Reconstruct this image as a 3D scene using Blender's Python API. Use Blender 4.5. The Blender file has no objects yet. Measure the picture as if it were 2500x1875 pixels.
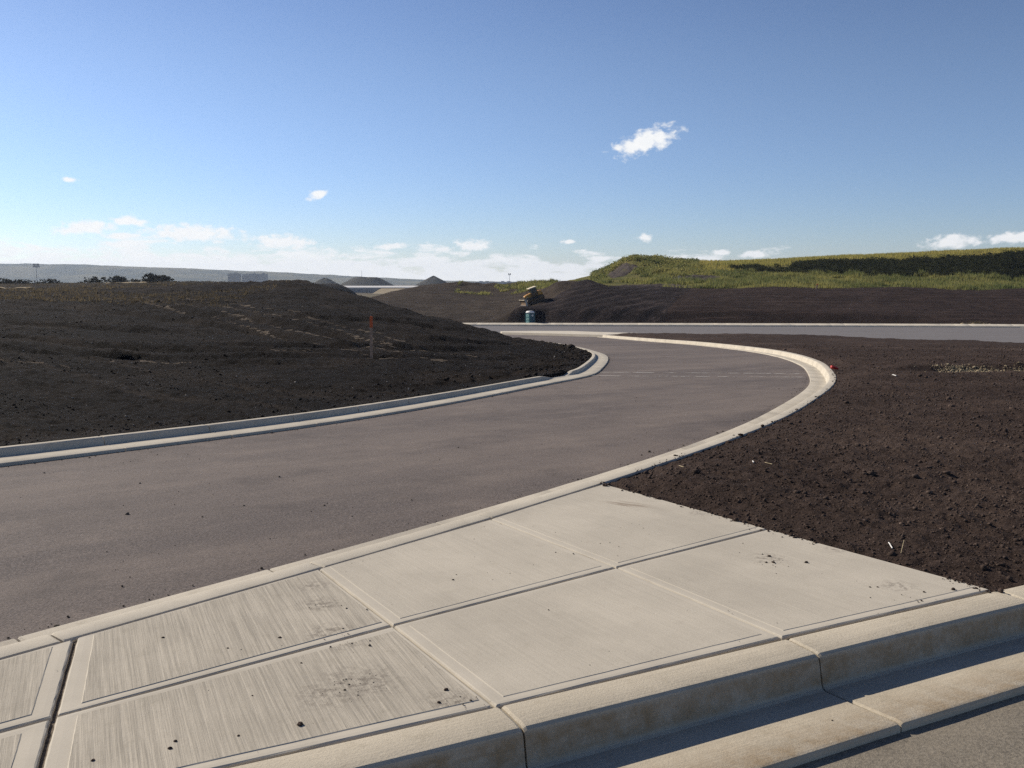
import bpy, bmesh, math, random
import numpy as np
from mathutils import Vector, Matrix, Euler

random.seed(7)
rng = np.random.default_rng(11)
S = bpy.context.scene
C = S.collection
R = math.radians

# ------------------------------------------------------------------ camera
cam = bpy.data.cameras.new('camera')
cam.sensor_width = 36.0
cam.lens = 32.47
cam.clip_start = 0.05
cam.clip_end = 20000
cam_o = bpy.data.objects.new('camera', cam)
cam_o.location = (0, 0, 1.6)
cam_o.rotation_euler = (R(90 - 6.263), 0, 0)
C.objects.link(cam_o)
S.camera = cam_o

# ------------------------------------------------------------------ light
SUN_AZ = R(-56)          # measured from +Y, negative = towards -X
SUN_EL = R(32)
sun = bpy.data.lights.new('sun', 'SUN')
sun.energy = 4.5
sun.angle = R(0.55)
sun.color = (1.0, 0.915, 0.79)
sun_o = bpy.data.objects.new('sun', sun)
sd_ = Vector((math.sin(SUN_AZ) * math.cos(SUN_EL), math.cos(SUN_AZ) * math.cos(SUN_EL), math.sin(SUN_EL)))
sun_o.rotation_euler = sd_.to_track_quat('Z', 'Y').to_euler()
sun_o.location = (-30, 20, 40)
C.objects.link(sun_o)

S.view_settings.view_transform = 'Standard'
S.view_settings.look = 'None'
S.view_settings.exposure = 0.35
S.view_settings.gamma = 1.0
S.view_settings.use_curve_mapping = False
S.render.engine = 'CYCLES'
S.cycles.use_denoising = False
S.cycles.max_bounces = 6
S.cycles.volume_bounces = 1
S.cycles.transparent_max_bounces = 8
S.cycles.sample_clamp_indirect = 4.0


class NT:
    """short-hand for building node trees"""
    def __init__(s, tree):
        s.t = tree
    def n(s, typ, **kw):
        nd = s.t.nodes.new(typ)
        for k, v in kw.items():
            setattr(nd, k, v)
        return nd
    def put(s, sock, v):
        if hasattr(v, 'is_output'):
            s.t.links.new(v, sock)
        else:
            sock.default_value = v
    def m(s, op, a, b=0.0, c=None, clamp=False):
        nd = s.n('ShaderNodeMath', operation=op, use_clamp=clamp)
        s.put(nd.inputs[0], a)
        s.put(nd.inputs[1], b)
        if c is not None:
            s.put(nd.inputs[2], c)
        return nd.outputs[0]
    def noise(s, vec, scale, detail=3.0, rough=0.55, dist=0.0):
        nd = s.n('ShaderNodeTexNoise')
        s.put(nd.inputs['Vector'], vec)
        nd.inputs['Scale'].default_value = scale
        nd.inputs['Detail'].default_value = detail
        nd.inputs['Roughness'].default_value = rough
        nd.inputs['Distortion'].default_value = dist
        return nd.outputs['Fac']
    def ramp(s, fac, a, b, lo=0.0, hi=1.0):
        nd = s.n('ShaderNodeMapRange', interpolation_type='SMOOTHSTEP')
        s.put(nd.inputs[0], fac)
        nd.inputs[1].default_value = a
        nd.inputs[2].default_value = b
        nd.inputs[3].default_value = lo
        nd.inputs[4].default_value = hi
        return nd.outputs[0]
    def mix(s, fac, a, b, mode='MIX'):
        nd = s.n('ShaderNodeMix', data_type='RGBA', blend_type=mode)
        s.put(nd.inputs[0], fac)
        s.put(nd.inputs[6], a if hasattr(a, 'is_output') else (*a, 1.0) if len(a) == 3 else a)
        s.put(nd.inputs[7], b if hasattr(b, 'is_output') else (*b, 1.0) if len(b) == 3 else b)
        return nd.outputs[2]
    def mapping(s, vec, loc=(0, 0, 0), rot=(0, 0, 0), scale=(1, 1, 1)):
        nd = s.n('ShaderNodeMapping')
        s.put(nd.inputs[0], vec)
        nd.inputs[1].default_value = loc
        nd.inputs[2].default_value = rot
        nd.inputs[3].default_value = scale
        return nd.outputs[0]


def _rs(s, vec, rot, scale):
    """turn first, then stretch"""
    return s.mapping(s.mapping(vec, rot=(0, 0, rot)), scale=scale)
NT.rs = _rs

# ------------------------------------------------------------------ sky
world = bpy.data.worlds.new('World')
S.world = world
world.use_nodes = True
wt = world.node_tree
wt.nodes.clear()
N = NT(wt)
sky = N.n('ShaderNodeTexSky', sky_type='NISHITA')
sky.sun_disc = False
sky.sun_elevation = SUN_EL
sky.sun_rotation = SUN_AZ
sky.altitude = 1000
sky.air_density = 1.0
sky.dust_density = 0.25
sky.ozone_density = 2.2
co = N.n('ShaderNodeTexCoord').outputs['Generated']
sep = N.n('ShaderNodeSeparateXYZ')
wt.links.new(co, sep.inputs[0])
X, Y, Z = sep.outputs
el = N.m('DEGREES', N.m('ARCSINE', Z)) if False else N.m('MULTIPLY', N.m('ARCSINE', Z), 57.29578)
az = N.m('MULTIPLY', N.m('ARCTAN2', X, Y), 57.29578)
comb = N.n('ShaderNodeCombineXYZ')
N.put(comb.inputs[0], az)
N.put(comb.inputs[1], el)
ae = comb.outputs[0]
# billow noise in degrees, slightly flattened
nz = N.noise(N.mapping(ae, scale=(1.0, 1.5, 1.0)), 1.6, 6.0, 0.54, 0.25)
nz2 = N.noise(N.mapping(ae, scale=(0.34, 1.15, 1.0), loc=(3.1, 0.7, 0)), 1.0, 8.0, 0.62, 0.3)
nzc = N.m('SUBTRACT', nz, 0.5)
# single fair-weather clouds: azimuth, elevation, half width, half height, tilt (degrees)
CLOUDS = [(8.0, 8.35, 1.95, 0.62, 17), (-11.7, 5.25, 0.62, 0.26, 20), (-25.2, 5.6, 0.42, 0.17, -5),
          (-24.6, 3.05, 1.75, 0.38, 6), (-22.3, 3.45, 0.95, 0.30, -4), (-22.6, 2.6, 1.0, 0.22, 0),
          (-18.8, 2.85, 2.7, 0.50, -2), (-13.7, 2.40, 1.9, 0.42, -3), (-2.4, 2.25, 1.25, 0.32, 0),
          (-7.4, 2.2, 1.1, 0.18, 4), (25.2, 2.25, 1.4, 0.42, 4), (28.4, 2.45, 1.7, 0.30, 5),
          (8.15, 2.7, 0.45, 0.24, 0), (14.7, 1.7, 1.1, 0.22, 3), (12.7, 1.8, 0.6, 0.18, 6),
          (3.5, 2.5, 0.5, 0.12, 0), (5.3, 1.45, 0.9, 0.17, 0),
          (-40, 6.0, 1.6, 0.5, 8), (47, 7.5, 1.8, 0.6, -9), (75, 4.6, 2.4, 0.6, 4), (-72, 4.0, 2.2, 0.6, 0), (120, 5.0, 2.4, 0.7, 0),
          (-130, 6.0, 2.0, 0.6, 9), (165, 4.2, 2.6, 0.6, 0)]
field = None
for ca, ce, hw, hh, tl in CLOUDS:
    mp = N.n('ShaderNodeMapping', vector_type='TEXTURE')
    N.put(mp.inputs[0], ae)
    mp.inputs[1].default_value = (ca, ce, 0)
    mp.inputs[2].default_value = (0, 0, R(tl))
    mp.inputs[3].default_value = (hw * 1.22, hh * 1.30, 1)
    ln = N.n('ShaderNodeVectorMath', operation='LENGTH')
    wt.links.new(mp.outputs[0], ln.inputs[0])
    f = N.m('MULTIPLY', N.m('SUBTRACT', 1.0, ln.outputs['Value']), 1.5)
    field = f if field is None else N.m('MAXIMUM', field, f)
cl = N.m('ADD', field, N.m('MULTIPLY', nzc, 2.9))
mask1 = N.ramp(cl, 0.0, 1.0)
# long low bank over the horizon, thick towards the sun's side
bank_top = N.m('MULTIPLY_ADD', N.m('COSINE', N.m('MULTIPLY', N.m('ADD', az, 34.0), 0.0174533 * 2.0)), 0.85, 1.45)
bk = N.m('SUBTRACT', bank_top, el)
bk = N.m('MULTIPLY', bk, 0.50)
bk = N.m('ADD', bk, N.m('MULTIPLY', N.m('SUBTRACT', nz2, 0.5), 3.0))
mask2 = N.m('MULTIPLY', N.ramp(bk, -0.05, 0.40), 0.97)
mask = N.m('MAXIMUM', mask1, mask2, clamp=True)
mask = N.m('MULTIPLY', mask, N.ramp(el, -0.4, 0.1))
shade = N.ramp(N.noise(N.mapping(ae, scale=(1.0, 1.9, 1.0), loc=(0.15, -0.12, 0)), 1.5, 5.0, 0.6), 0.38, 0.66, 0.84, 1.0)
ccol = N.mix(shade, (7.0, 7.5, 8.3), (9.3, 9.3, 9.2))
gm = N.n('ShaderNodeGamma')
wt.links.new(N.mix(1.0, sky.outputs[0], (1 / 5.5,) * 3, 'MULTIPLY'), gm.inputs[0])
gm.inputs[1].default_value = 1.42
# slightly deeper and bluer towards the horizon, as the clear dry air of the place shows it
low = N.ramp(el, 0.0, 14.0)
tint = N.mix(low, (5.5 * 0.68, 5.5 * 0.70, 5.5 * 0.90), (5.5 * 1.19, 5.5 * 0.99, 5.5 * 0.93))
blue = N.mix(1.0, gm.outputs[0], tint, 'MULTIPLY')
skyc = N.mix(N.m('MULTIPLY', mask, 0.96), blue, ccol)
bg = N.n('ShaderNodeBackground')
wt.links.new(skyc, bg.inputs[0])
bg.inputs[1].default_value = 0.085
wo = N.n('ShaderNodeOutputWorld')
wt.links.new(bg.outputs[0], wo.inputs[0])


# ------------------------------------------------------------------ helpers
def tag(o, label=None, cat=None, group=None, kind=None):
    if label: o['label'] = label
    if cat: o['category'] = cat
    if group: o['group'] = group
    if kind: o['kind'] = kind
    return o

def empty(name, loc=(0, 0, 0), rot=(0, 0, 0)):
    o = bpy.data.objects.new(name, None)
    o.empty_display_size = 0.2
    o.location = loc
    o.rotation_euler = rot
    C.objects.link(o)
    return o

def mesh_obj(name, verts, faces, mats, parent=None, smooth=False, midx=None):
    me = bpy.data.meshes.new(name)
    me.from_pydata([tuple(map(float, v)) for v in verts] if not isinstance(verts, np.ndarray) else verts.tolist(), [], faces if isinstance(faces, list) else faces.tolist())
    for m in (mats if isinstance(mats, (list, tuple)) else [mats]):
        me.materials.append(m)
    if midx is not None:
        me.polygons.foreach_set('material_index', np.asarray(midx, np.int32))
    if smooth:
        me.polygons.foreach_set('use_smooth', np.ones(len(me.polygons), bool))
    me.update()
    o = bpy.data.objects.new(name, me)
    C.objects.link(o)
    if parent: o.parent = parent
    return o

def bm_obj(name, bm, mats, parent=None, smooth=False):
    bmesh.ops.recalc_face_normals(bm, faces=bm.faces)
    me = bpy.data.meshes.new(name)
    bm.to_mesh(me)
    bm.free()
    for m in (mats if isinstance(mats, (list, tuple)) else [mats]):
        me.materials.append(m)
    if smooth:
        me.polygons.foreach_set('use_smooth', np.ones(len(me.polygons), bool))
    o = bpy.data.objects.new(name, me)
    C.objects.link(o)
    if parent: o.parent = parent
    return o

def add_box(bm, c, s, rot=None, bev=0.0):
    r = bmesh.ops.create_cube(bm, size=1.0)
    vs = r['verts']
    for v in vs:
        v.co = Vector((v.co.x * s[0], v.co.y * s[1], v.co.z * s[2]))
    if bev:
        es = list({e for v in vs for e in v.link_edges})
        g = bmesh.ops.bevel(bm, geom=es, offset=bev, segments=2, affect='EDGES', profile=0.6)
        vs = list({v for f in g['faces'] for v in f.verts} | {v for v in vs if v.is_valid})
    M_ = (rot.to_matrix() if rot is not None else Matrix.Identity(3))
    for v in vs:
        v.co = M_ @ v.co + Vector(c)
    return vs

def add_prism(bm, pts2, y0, y1):
    """polygon in x,z pulled along y"""
    a = [bm.verts.new((p[0], y0, p[1])) for p in pts2]
    b = [bm.verts.new((p[0], y1, p[1])) for p in pts2]
    bm.faces.new(a)
    bm.faces.new(b[::-1])
    n = len(a)
    for i in range(n):
        bm.faces.new((a[i], b[i], b[(i + 1) % n], a[(i + 1) % n]))

def add_tube(bm, p0, p1, r0, r1=None, seg=8):
    p0, p1 = Vector(p0), Vector(p1)
    r1 = r0 if r1 is None else r1
    d = (p1 - p0)
    q = d.to_track_quat('Z', 'Y')
    a, b = [], []
    for i in range(seg):
        t = 2 * math.pi * i / seg
        e = q @ Vector((math.cos(t), math.sin(t), 0))
        a.append(bm.verts.new(p0 + e * r0))
        b.append(bm.verts.new(p1 + e * r1))
    for i in range(seg):
        j = (i + 1) % seg
        bm.faces.new((a[i], a[j], b[j], b[i]))
    bm.faces.new(a[::-1])
    bm.faces.new(b)

# ---- vector noise (numpy)
_perm = np.random.default_rng(3).permutation(512).astype(np.int64)
_perm = np.concatenate([_perm, _perm])
_ang = np.random.default_rng(4).uniform(0, 2 * np.pi, 512)
_gx, _gy = np.cos(_ang), np.sin(_ang)

def perlin(x, y):
    xi = np.floor(x).astype(np.int64); yi = np.floor(y).astype(np.int64)
    xf = x - xi; yf = y - yi
    u = xf * xf * xf * (xf * (xf * 6 - 15) + 10)
    v = yf * yf * yf * (yf * (yf * 6 - 15) + 10)
    def g(ix, iy, dx, dy):
        h = _perm[(_perm[ix & 511] + iy) & 511]
        return _gx[h] * dx + _gy[h] * dy
    a = g(xi, yi, xf, yf); b = g(xi + 1, yi, xf - 1, yf)
    c = g(xi, yi + 1, xf, yf - 1); d = g(xi + 1, yi + 1, xf - 1, yf - 1)
    return (a + u * (b - a)) + v * ((c + u * (d - c)) - (a + u * (b - a)))

def fbm(x, y, f, octv=4, gain=0.5):
    s = np.zeros_like(x, dtype=float); a = 1.0
    for i in range(octv):
        s += a * perlin(x * f + 17.3 * i, y * f - 9.1 * i)
        f *= 2.03; a *= gain
    return s

def billow(x, y, f, octv=3, gain=0.5):
    s = np.zeros_like(x, dtype=float); a = 1.0
    for i in range(octv):
        s += a * (np.abs(perlin(x * f + 31.7 * i, y * f + 5.9 * i)) * 2 - 0.5)
        f *= 2.1; a *= gain
    return s

def sstep(a, b, x):
    t = np.clip((x - a) / (b - a), 0, 1)
    return t * t * (3 - 2 * t)

def catmull(pts, step):
    """resample a polyline smoothly to equal steps"""
    p = np.array(pts, float)
    p = np.vstack([2 * p[0] - p[1], p, 2 * p[-1] - p[-2]])
    out = []
    for i in range(1, len(p) - 2):
        p0, p1, p2, p3 = p[i - 1], p[i], p[i + 1], p[i + 2]
        k = max(2, int(np.hypot(*(p2 - p1)) / 0.15))
        t = np.linspace(0, 1, k, endpoint=False)[:, None]
        m1 = (p2 - p0) * 0.5; m2 = (p3 - p1) * 0.5
        out.append((2 * t**3 - 3 * t**2 + 1) * p1 + (t**3 - 2 * t**2 + t) * m1 + (-2 * t**3 + 3 * t**2) * p2 + (t**3 - t**2) * m2)
    out.append(p[-2][None])
    q = np.vstack(out)
    s = np.concatenate([[0], np.cumsum(np.hypot(*np.diff(q, axis=0).T))])
    # light smoothing of the resampled line
    ss = np.arange(0, s[-1], step)
    q = np.column_stack([np.interp(ss, s, q[:, 0]), np.interp(ss, s, q[:, 1])])
    w = max(1, int(1.2 / step))
    for _ in range(2):
        pad = np.vstack([q[0] * 2 - q[w:0:-1], q, q[-1] * 2 - q[-2:-w - 2:-1]])
        ker = np.ones(2 * w + 1) / (2 * w + 1)
        q = np.column_stack([np.convolve(pad[:, 0], ker, 'valid'), np.convolve(pad[:, 1], ker, 'valid')])
    return q

def in_poly(x, y, poly):
    poly = np.asarray(poly, float)
    ins = np.zeros(x.shape, bool)
    j = len(poly) - 1
    for i in range(len(poly)):
        xi, yi = poly[i]; xj, yj = poly[j]
        c = ((yi > y) != (yj > y))
        ins ^= c & (x < (xj - xi) * (y - yi) / ((yj - yi) if yj != yi else 1e-9) + xi)
        j = i
    return ins

def poly_sd(x, y, poly):
    """signed distance, positive inside"""
    poly = np.asarray(poly, float)
    d = np.full(x.shape, 1e9)
    for i in range(len(poly)):
        a = poly[i - 1]; b = poly[i]
        ab = b - a
        L = ab @ ab + 1e-12
        t = np.clip(((x - a[0]) * ab[0] + (y - a[1]) * ab[1]) / L, 0, 1)
        d = np.minimum(d, (x - a[0] - t * ab[0])**2 + (y - a[1] - t * ab[1])**2)
    d = np.sqrt(d)
    return np.where(in_poly(x, y, poly), d, -d)

class RBF:
    """height through control points, linear kernel in (bearing, log distance)"""
    def __init__(s, pts):
        p = np.array(pts, float)
        s.k = s.key(p[:, 0], p[:, 1]); s.z = p[:, 2]
        n = len(p)
        A = np.zeros((n + 3, n + 3))
        A[:n, :n] = -np.sqrt(((s.k[:, None] - s.k[None])**2).sum(-1) + 0.02)
        A[:n, :n] += np.eye(n) * -0.01
        A[:n, n] = 1; A[:n, n + 1:] = s.k
        A[n:, :n] = A[:n, n:].T
        s.w = np.linalg.solve(A, np.concatenate([s.z, np.zeros(3)]))
    @staticmethod
    def key(x, y):
        return np.column_stack([x / y * 9.0, np.log(y) * 5.0])
    def __call__(s, x, y):
        sh = np.shape(x)
        x = np.ravel(x); y = np.ravel(y)
        k = s.key(x, y)
        out = np.zeros(len(x)); n = len(s.z)
        for i in range(n):
            out -= s.w[i] * np.sqrt(((k - s.k[i])**2).sum(1) + 0.02)
        out += s.w[n] + k @ s.w[n + 1:]
        return out.reshape(sh)

# ---- the fall of the site: level by the camera, then a 3.5 % grade to the far road
def G(y):
    y = np.asarray(y, float)
    s = 0.0355; a = 3.0
    t = np.clip(y - 6, 0, None)
    g = np.where(t < a, t * t / (2 * a), t - a / 2) * s
    e = np.clip(y - 60, 0, 40)
    g = g - s * 0.30 * e * e / 80 - s * 0.30 * np.clip(y - 100, 0, None)
    return -g

def fan(u0, u1, nu, y0, y1, ny):
    u = np.linspace(u0, u1, nu)
    y = np.geomspace(y0, y1, ny)
    yy, uu = np.meshgrid(y, u, indexing='ij')
    return uu * yy, yy

def grid_faces(ny, nu):
    i = np.arange(ny * nu).reshape(ny, nu)
    return np.stack([i[:-1, :-1], i[:-1, 1:], i[1:, 1:], i[1:, :-1]], -1).reshape(-1, 4)

def sheet(name, x, y, z, mat, smooth=True, keep=None):
    ny, nu = x.shape
    f = grid_faces(ny, nu)
    v = np.column_stack([x.ravel(), y.ravel(), z.ravel()])
    if keep is not None:
        k = keep.ravel()
        f = f[k[f].any(1)]
        used = np.zeros(len(v), bool); used[f.ravel()] = True
        idx = np.cumsum(used) - 1
        v = v[used]; f = idx[f]
    me = bpy.data.meshes.new(name)
    me.vertices.add(len(v)); me.vertices.foreach_set('co', v.astype(np.float32).ravel())
    me.loops.add(f.size); me.loops.foreach_set('vertex_index', f.astype(np.int32).ravel())
    me.polygons.add(len(f))
    me.polygons.foreach_set('loop_start', np.arange(0, f.size, 4, dtype=np.int32))
    me.polygons.foreach_set('use_smooth', np.full(len(f), smooth))
    me.materials.append(mat)
    me.update(calc_edges=True)
    o = bpy.data.objects.new(name, me)
    C.objects.link(o)
    return o

def tri_mesh(name, v, f, mat, kind='stuff', smooth=False):
    n = f.shape[1]
    me = bpy.data.meshes.new(name)
    me.vertices.add(len(v)); me.vertices.foreach_set('co', v.astype(np.float32).ravel())
    me.loops.add(f.size); me.loops.foreach_set('vertex_index', f.astype(np.int32).ravel())
    me.polygons.add(len(f))
    me.polygons.foreach_set('loop_start', np.arange(0, f.size, n, dtype=np.int32))
    if smooth: me.polygons.foreach_set('use_smooth', np.ones(len(f), bool))
    me.materials.append(mat)
    me.update(calc_edges=True)
    o = bpy.data.objects.new(name, me)
    C.objects.link(o)
    if kind: o['kind'] = kind
    return o


# ------------------------------------------------------------------ materials
def principled(name, rough=0.9, spec=0.3):
    m = bpy.data.materials.new(name)
    m.use_nodes = True
    t = m.node_tree
    t.nodes.clear()
    n = NT(t)
    b = n.n('ShaderNodeBsdfPrincipled')
    b.inputs['Roughness'].default_value = rough
    b.inputs['Specular IOR Level'].default_value = spec
    o = n.n('ShaderNodeOutputMaterial')
    t.links.new(b.outputs[0], o.inputs[0])
    pos = n.n('ShaderNodeTexCoord').outputs['Object']
    return m, n, b, pos

def bump(n, b, h, strength, dist):
    bp = n.n('ShaderNodeBump')
    n.put(bp.inputs['Height'], h)
    bp.inputs['Strength'].default_value = strength
    bp.inputs['Distance'].default_value = dist
    n.t.links.new(bp.outputs[0], b.inputs['Normal'])

def plain(name, col, rough=0.6, metal=0.0, var=0.12, scale=6.0, spec=0.4):
    m, n, b, p = principled(name, rough, spec)
    f = n.noise(p, scale, 4.0)
    c = n.mix(n.ramp(f, 0.3, 0.75), tuple(v * (1 - var) for v in col), tuple(min(1, v * (1 + var)) for v in col))
    n.put(b.inputs['Base Color'], c)
    b.inputs['Metallic'].default_value = metal
    return m

def soil_mat(name, dark, mid, dry, dryamt=0.5, bumpd=0.05, streak=0.0, rot=0.0, coarse=1.0):
    m, n, b, p = principled(name, 1.0, 0.08)
    f1 = n.noise(p, 0.35, 5.0, 0.6)
    f2 = n.noise(p, 9.0 / coarse, 6.0, 0.78)
    f3 = n.noise(p, 48.0 / coarse, 4.0, 0.8)
    c = n.mix(n.ramp(n.m('MULTIPLY_ADD', f3, 0.5, n.m('MULTIPLY', f2, 0.5)), 0.36, 0.64), dark, mid)
    k = n.m('MULTIPLY', n.ramp(f1, 0.42, 0.72), dryamt)
    if streak:
        st = n.noise(n.rs(p, rot, (0.035, 1.1, 0.9)), 1.6, 5.0, 0.65)
        k = n.m('MAXIMUM', k, n.m('MULTIPLY', n.ramp(st, 0.54, 0.68), streak))
    c = n.mix(k, c, dry)
    c = n.mix(n.m('MULTIPLY', n.ramp(f3, 0.56, 0.74), 0.45), c, dry)
    n.put(b.inputs['Base Color'], c)
    sp = n.ramp(n.noise(p, 70.0 / coarse, 2.0, 0.6), 0.69, 0.74)
    c2 = n.mix(n.m('MULTIPLY', sp, 0.8), c, tuple(min(0.5, v * 3.2) for v in dry))
    n.put(b.inputs['Base Color'], c2)
    h = n.m('MULTIPLY_ADD', f3, 0.55, f2)
    bump(n, b, h, 1.0, bumpd)
    return m

M_soil = soil_mat('dark_topsoil', (0.026, 0.0175, 0.0138), (0.066, 0.0455, 0.0360), (0.125, 0.088, 0.068), 0.36, 0.03)
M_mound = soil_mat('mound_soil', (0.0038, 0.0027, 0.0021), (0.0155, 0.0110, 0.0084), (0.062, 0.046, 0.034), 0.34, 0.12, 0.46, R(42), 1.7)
M_mclod = soil_mat('mound_clods', (0.008, 0.0062, 0.0054), (0.027, 0.021, 0.0178), (0.085, 0.072, 0.060), 0.35, 0.01)
M_clod = soil_mat('soil_clods', (0.034, 0.0235, 0.019), (0.078, 0.056, 0.045), (0.16, 0.118, 0.094), 0.5, 0.01)
M_berm = soil_mat('graded_soil', (0.024, 0.0158, 0.0132), (0.050, 0.0335, 0.0280), (0.108, 0.073, 0.059), 0.30, 0.15, 0.70, R(1.5))
M_fresh = soil_mat('fresh_fill', (0.015, 0.0110, 0.0108), (0.034, 0.0255, 0.0245), (0.11, 0.082, 0.072), 0.25, 0.15, 0.75, R(-52))
M_old = soil_mat('old_slope_soil', (0.030, 0.022, 0.017), (0.062, 0.047, 0.035), (0.130, 0.100, 0.072), 0.45, 0.15, 0.60, R(3))
M_cut = soil_mat('cut_bank_soil', (0.045, 0.036, 0.032), (0.10, 0.082, 0.072), (0.19, 0.155, 0.132), 0.4, 0.15)
M_dust = soil_mat('dry_ridge_soil', (0.055, 0.044, 0.036), (0.125, 0.102, 0.082), (0.24, 0.20, 0.16), 0.6, 0.02)
M_tan = soil_mat('tan_subsoil', (0.20, 0.155, 0.095), (0.34, 0.275, 0.175), (0.44, 0.37, 0.25), 0.5, 0.02)
M_crumb = soil_mat('grey_crumbs', (0.065, 0.054, 0.045), (0.13, 0.112, 0.092), (0.21, 0.18, 0.15), 0.4, 0.004)
M_stone = plain('pale_stone', (0.30, 0.27, 0.235), 0.9, var=0.35, scale=3)

def plain_mat():
    m, n, b, p = principled('prairie', 1.0, 0.05)
    f = n.noise(p, 0.004, 6.0, 0.6)
    f2 = n.noise(n.mapping(p, scale=(1, 0.25, 1)), 0.03, 6.0, 0.65)
    c = n.mix(n.ramp(f, 0.35, 0.65), (0.075, 0.062, 0.042), (0.17, 0.14, 0.085))
    c = n.mix(n.ramp(f2, 0.5, 0.7), c, (0.10, 0.088, 0.05))
    n.put(b.inputs['Base Color'], c)
    return m
M_prairie = plain_mat()

def hills_mat():
    m, n, b, p = principled('far_hill_cover', 1.0, 0.0)
    f = n.noise(p, 0.006, 6.0, 0.6)
    n.put(b.inputs['Base Color'], n.mix(n.ramp(f, 0.4, 0.62), (0.035, 0.045, 0.03), (0.12, 0.11, 0.06)))
    return m
M_hills = hills_mat()

def concrete(name, col, broom=0.0, rot=0.0, stain=0.3, grain=1.0, fine=1.0, spots=(), smear=None, face=0.0):
    m, n, b, p = principled(name, 0.92, 0.25)
    big = n.noise(p, 1.3, 5.0, 0.6)
    mid = n.noise(p, 11.0, 5.0, 0.65)
    spk = n.noise(p, 85.0, 4.0, 0.8)
    lo = tuple(v * 0.91 for v in col); hi = tuple(min(1, v * 1.10) for v in col)
    c = n.mix(n.ramp(big, 0.3, 0.7), lo, hi)
    c = n.mix(n.m('MULTIPLY', n.ramp(mid, 0.52, 0.72), stain), c, tuple(v * 0.66 for v in (col[0] * 1.02, col[1], col[2] * 0.94)))
    c = n.mix(n.m('MULTIPLY', n.ramp(spk, 0.55, 0.75), 0.42 * grain), c, tuple(v * 0.55 for v in col))
    c = n.mix(n.m('MULTIPLY', n.ramp(spk, 0.46, 0.30), 0.30 * grain), c, tuple(min(1, v * 1.3) for v in col))
    h = n.m('MULTIPLY', spk, 0.5 * fine)
    if broom:
        q = n.rs(p, rot, (1.0, 0.018, 1.0))
        s1 = n.noise(q, 88.0, 4.0, 0.78)
        s2 = n.noise(q, 16.0, 3.0, 0.6)
        patch = n.ramp(n.noise(p, 2.4, 4.0), 0.25, 0.65, 0.55, 1.0)
        sh = n.m('MULTIPLY', n.m('MULTIPLY', n.ramp(s1, 0.40, 0.68), patch), 0.75 * broom)
        c = n.mix(sh, c, tuple(v * 0.60 for v in col))
        c = n.mix(n.m('MULTIPLY', n.ramp(s2, 0.55, 0.7), 0.20 * broom), c, tuple(v * 0.60 for v in col))
        c = n.mix(n.m('MULTIPLY', n.ramp(s1, 0.46, 0.30), 0.60 * broom), c, tuple(min(1, v * 1.25) for v in col))
        h = n.m('ADD', h, n.m('MULTIPLY', s1, 1.6 * broom))
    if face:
        # uneven brown soil stains, widened over the upright face to paint in warm bounce
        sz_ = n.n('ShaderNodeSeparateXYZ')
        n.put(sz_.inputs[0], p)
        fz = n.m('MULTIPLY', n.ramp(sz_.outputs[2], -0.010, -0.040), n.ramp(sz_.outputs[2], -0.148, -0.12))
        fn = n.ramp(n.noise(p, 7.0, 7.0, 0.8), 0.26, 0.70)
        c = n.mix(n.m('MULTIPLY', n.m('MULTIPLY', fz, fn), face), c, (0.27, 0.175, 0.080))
    sf = None
    for (sx_, sy_, sr_) in spots:
        d_ = n.n('ShaderNodeVectorMath', operation='DISTANCE')
        n.put(d_.inputs[0], p)
        d_.inputs[1].default_value = (sx_, sy_, 0)
        g_ = n.ramp(d_.outputs['Value'], sr_, sr_ * 0.1)
        sf = g_ if sf is None else n.m('MAXIMUM', sf, g_)
    if sf is not None:
        dn_ = n.ramp(n.noise(p, 26.0, 6.0, 0.75), 0.44, 0.62)
        c = n.mix(n.m('MULTIPLY', n.m('MULTIPLY', sf, dn_), 0.72), c, (0.15, 0.125, 0.10))
    if smear:
        sx_, sy_, sr_, rt_ = smear
        q_ = n.rs(n.mapping(p, loc=(-sx_, -sy_, 0)), rt_, (1, 2.6, 1))
        d_ = n.n('ShaderNodeVectorMath', operation='LENGTH')
        n.put(d_.inputs[0], q_)
        ar_ = n.ramp(n.noise(n.rs(p, rt_, (0.10, 1, 1)), 26.0, 3.0, 0.6, 0.4), 0.46, 0.60)
        c = n.mix(n.m('MULTIPLY', n.m('MULTIPLY', n.ramp(d_.outputs['Value'], sr_, sr_ * 0.25), ar_), 0.75), c, (0.22, 0.165, 0.115))
    n.put(b.inputs['Base Color'], c)
    bump(n, b, h, 0.6, 0.0035)
    return m

M_conc = concrete('kerb_concrete', (0.48, 0.43, 0.345), 0.0, stain=0.35, fine=1.6)
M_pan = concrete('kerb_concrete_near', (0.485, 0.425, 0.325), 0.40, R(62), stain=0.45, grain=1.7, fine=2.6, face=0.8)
M_slab_b = concrete('broomed_concrete', (0.445, 0.396, 0.315), 1.0, R(-25), stain=0.34, spots=[(-0.96, 4.46, 0.16), (-0.85, 4.10, 0.16), (-0.77, 4.0, 0.18), (-0.62, 3.56, 0.26), (-0.72, 3.46, 0.2), (-0.24, 3.40, 0.16), (-0.2, 3.75, 0.14), (-1.05, 4.75, 0.14)])
M_slab_s = concrete('smooth_concrete', (0.480, 0.430, 0.345), 0.30, R(-33), stain=0.18, grain=0.9, spots=[(1.5, 5.25, 0.16), (2.05, 4.75, 0.14), (1.30, 6.3, 0.10), (1.95, 5.42, 0.1)], smear=(0.86, 6.55, 0.30, R(35)))
M_edge = concrete('trowelled_edge', (0.490, 0.440, 0.355), 0.0, stain=0.12, grain=0.5, fine=0.5)
M_walk = concrete('far_walk_concrete', (0.56, 0.50, 0.40), 0.0, stain=0.3)
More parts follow.
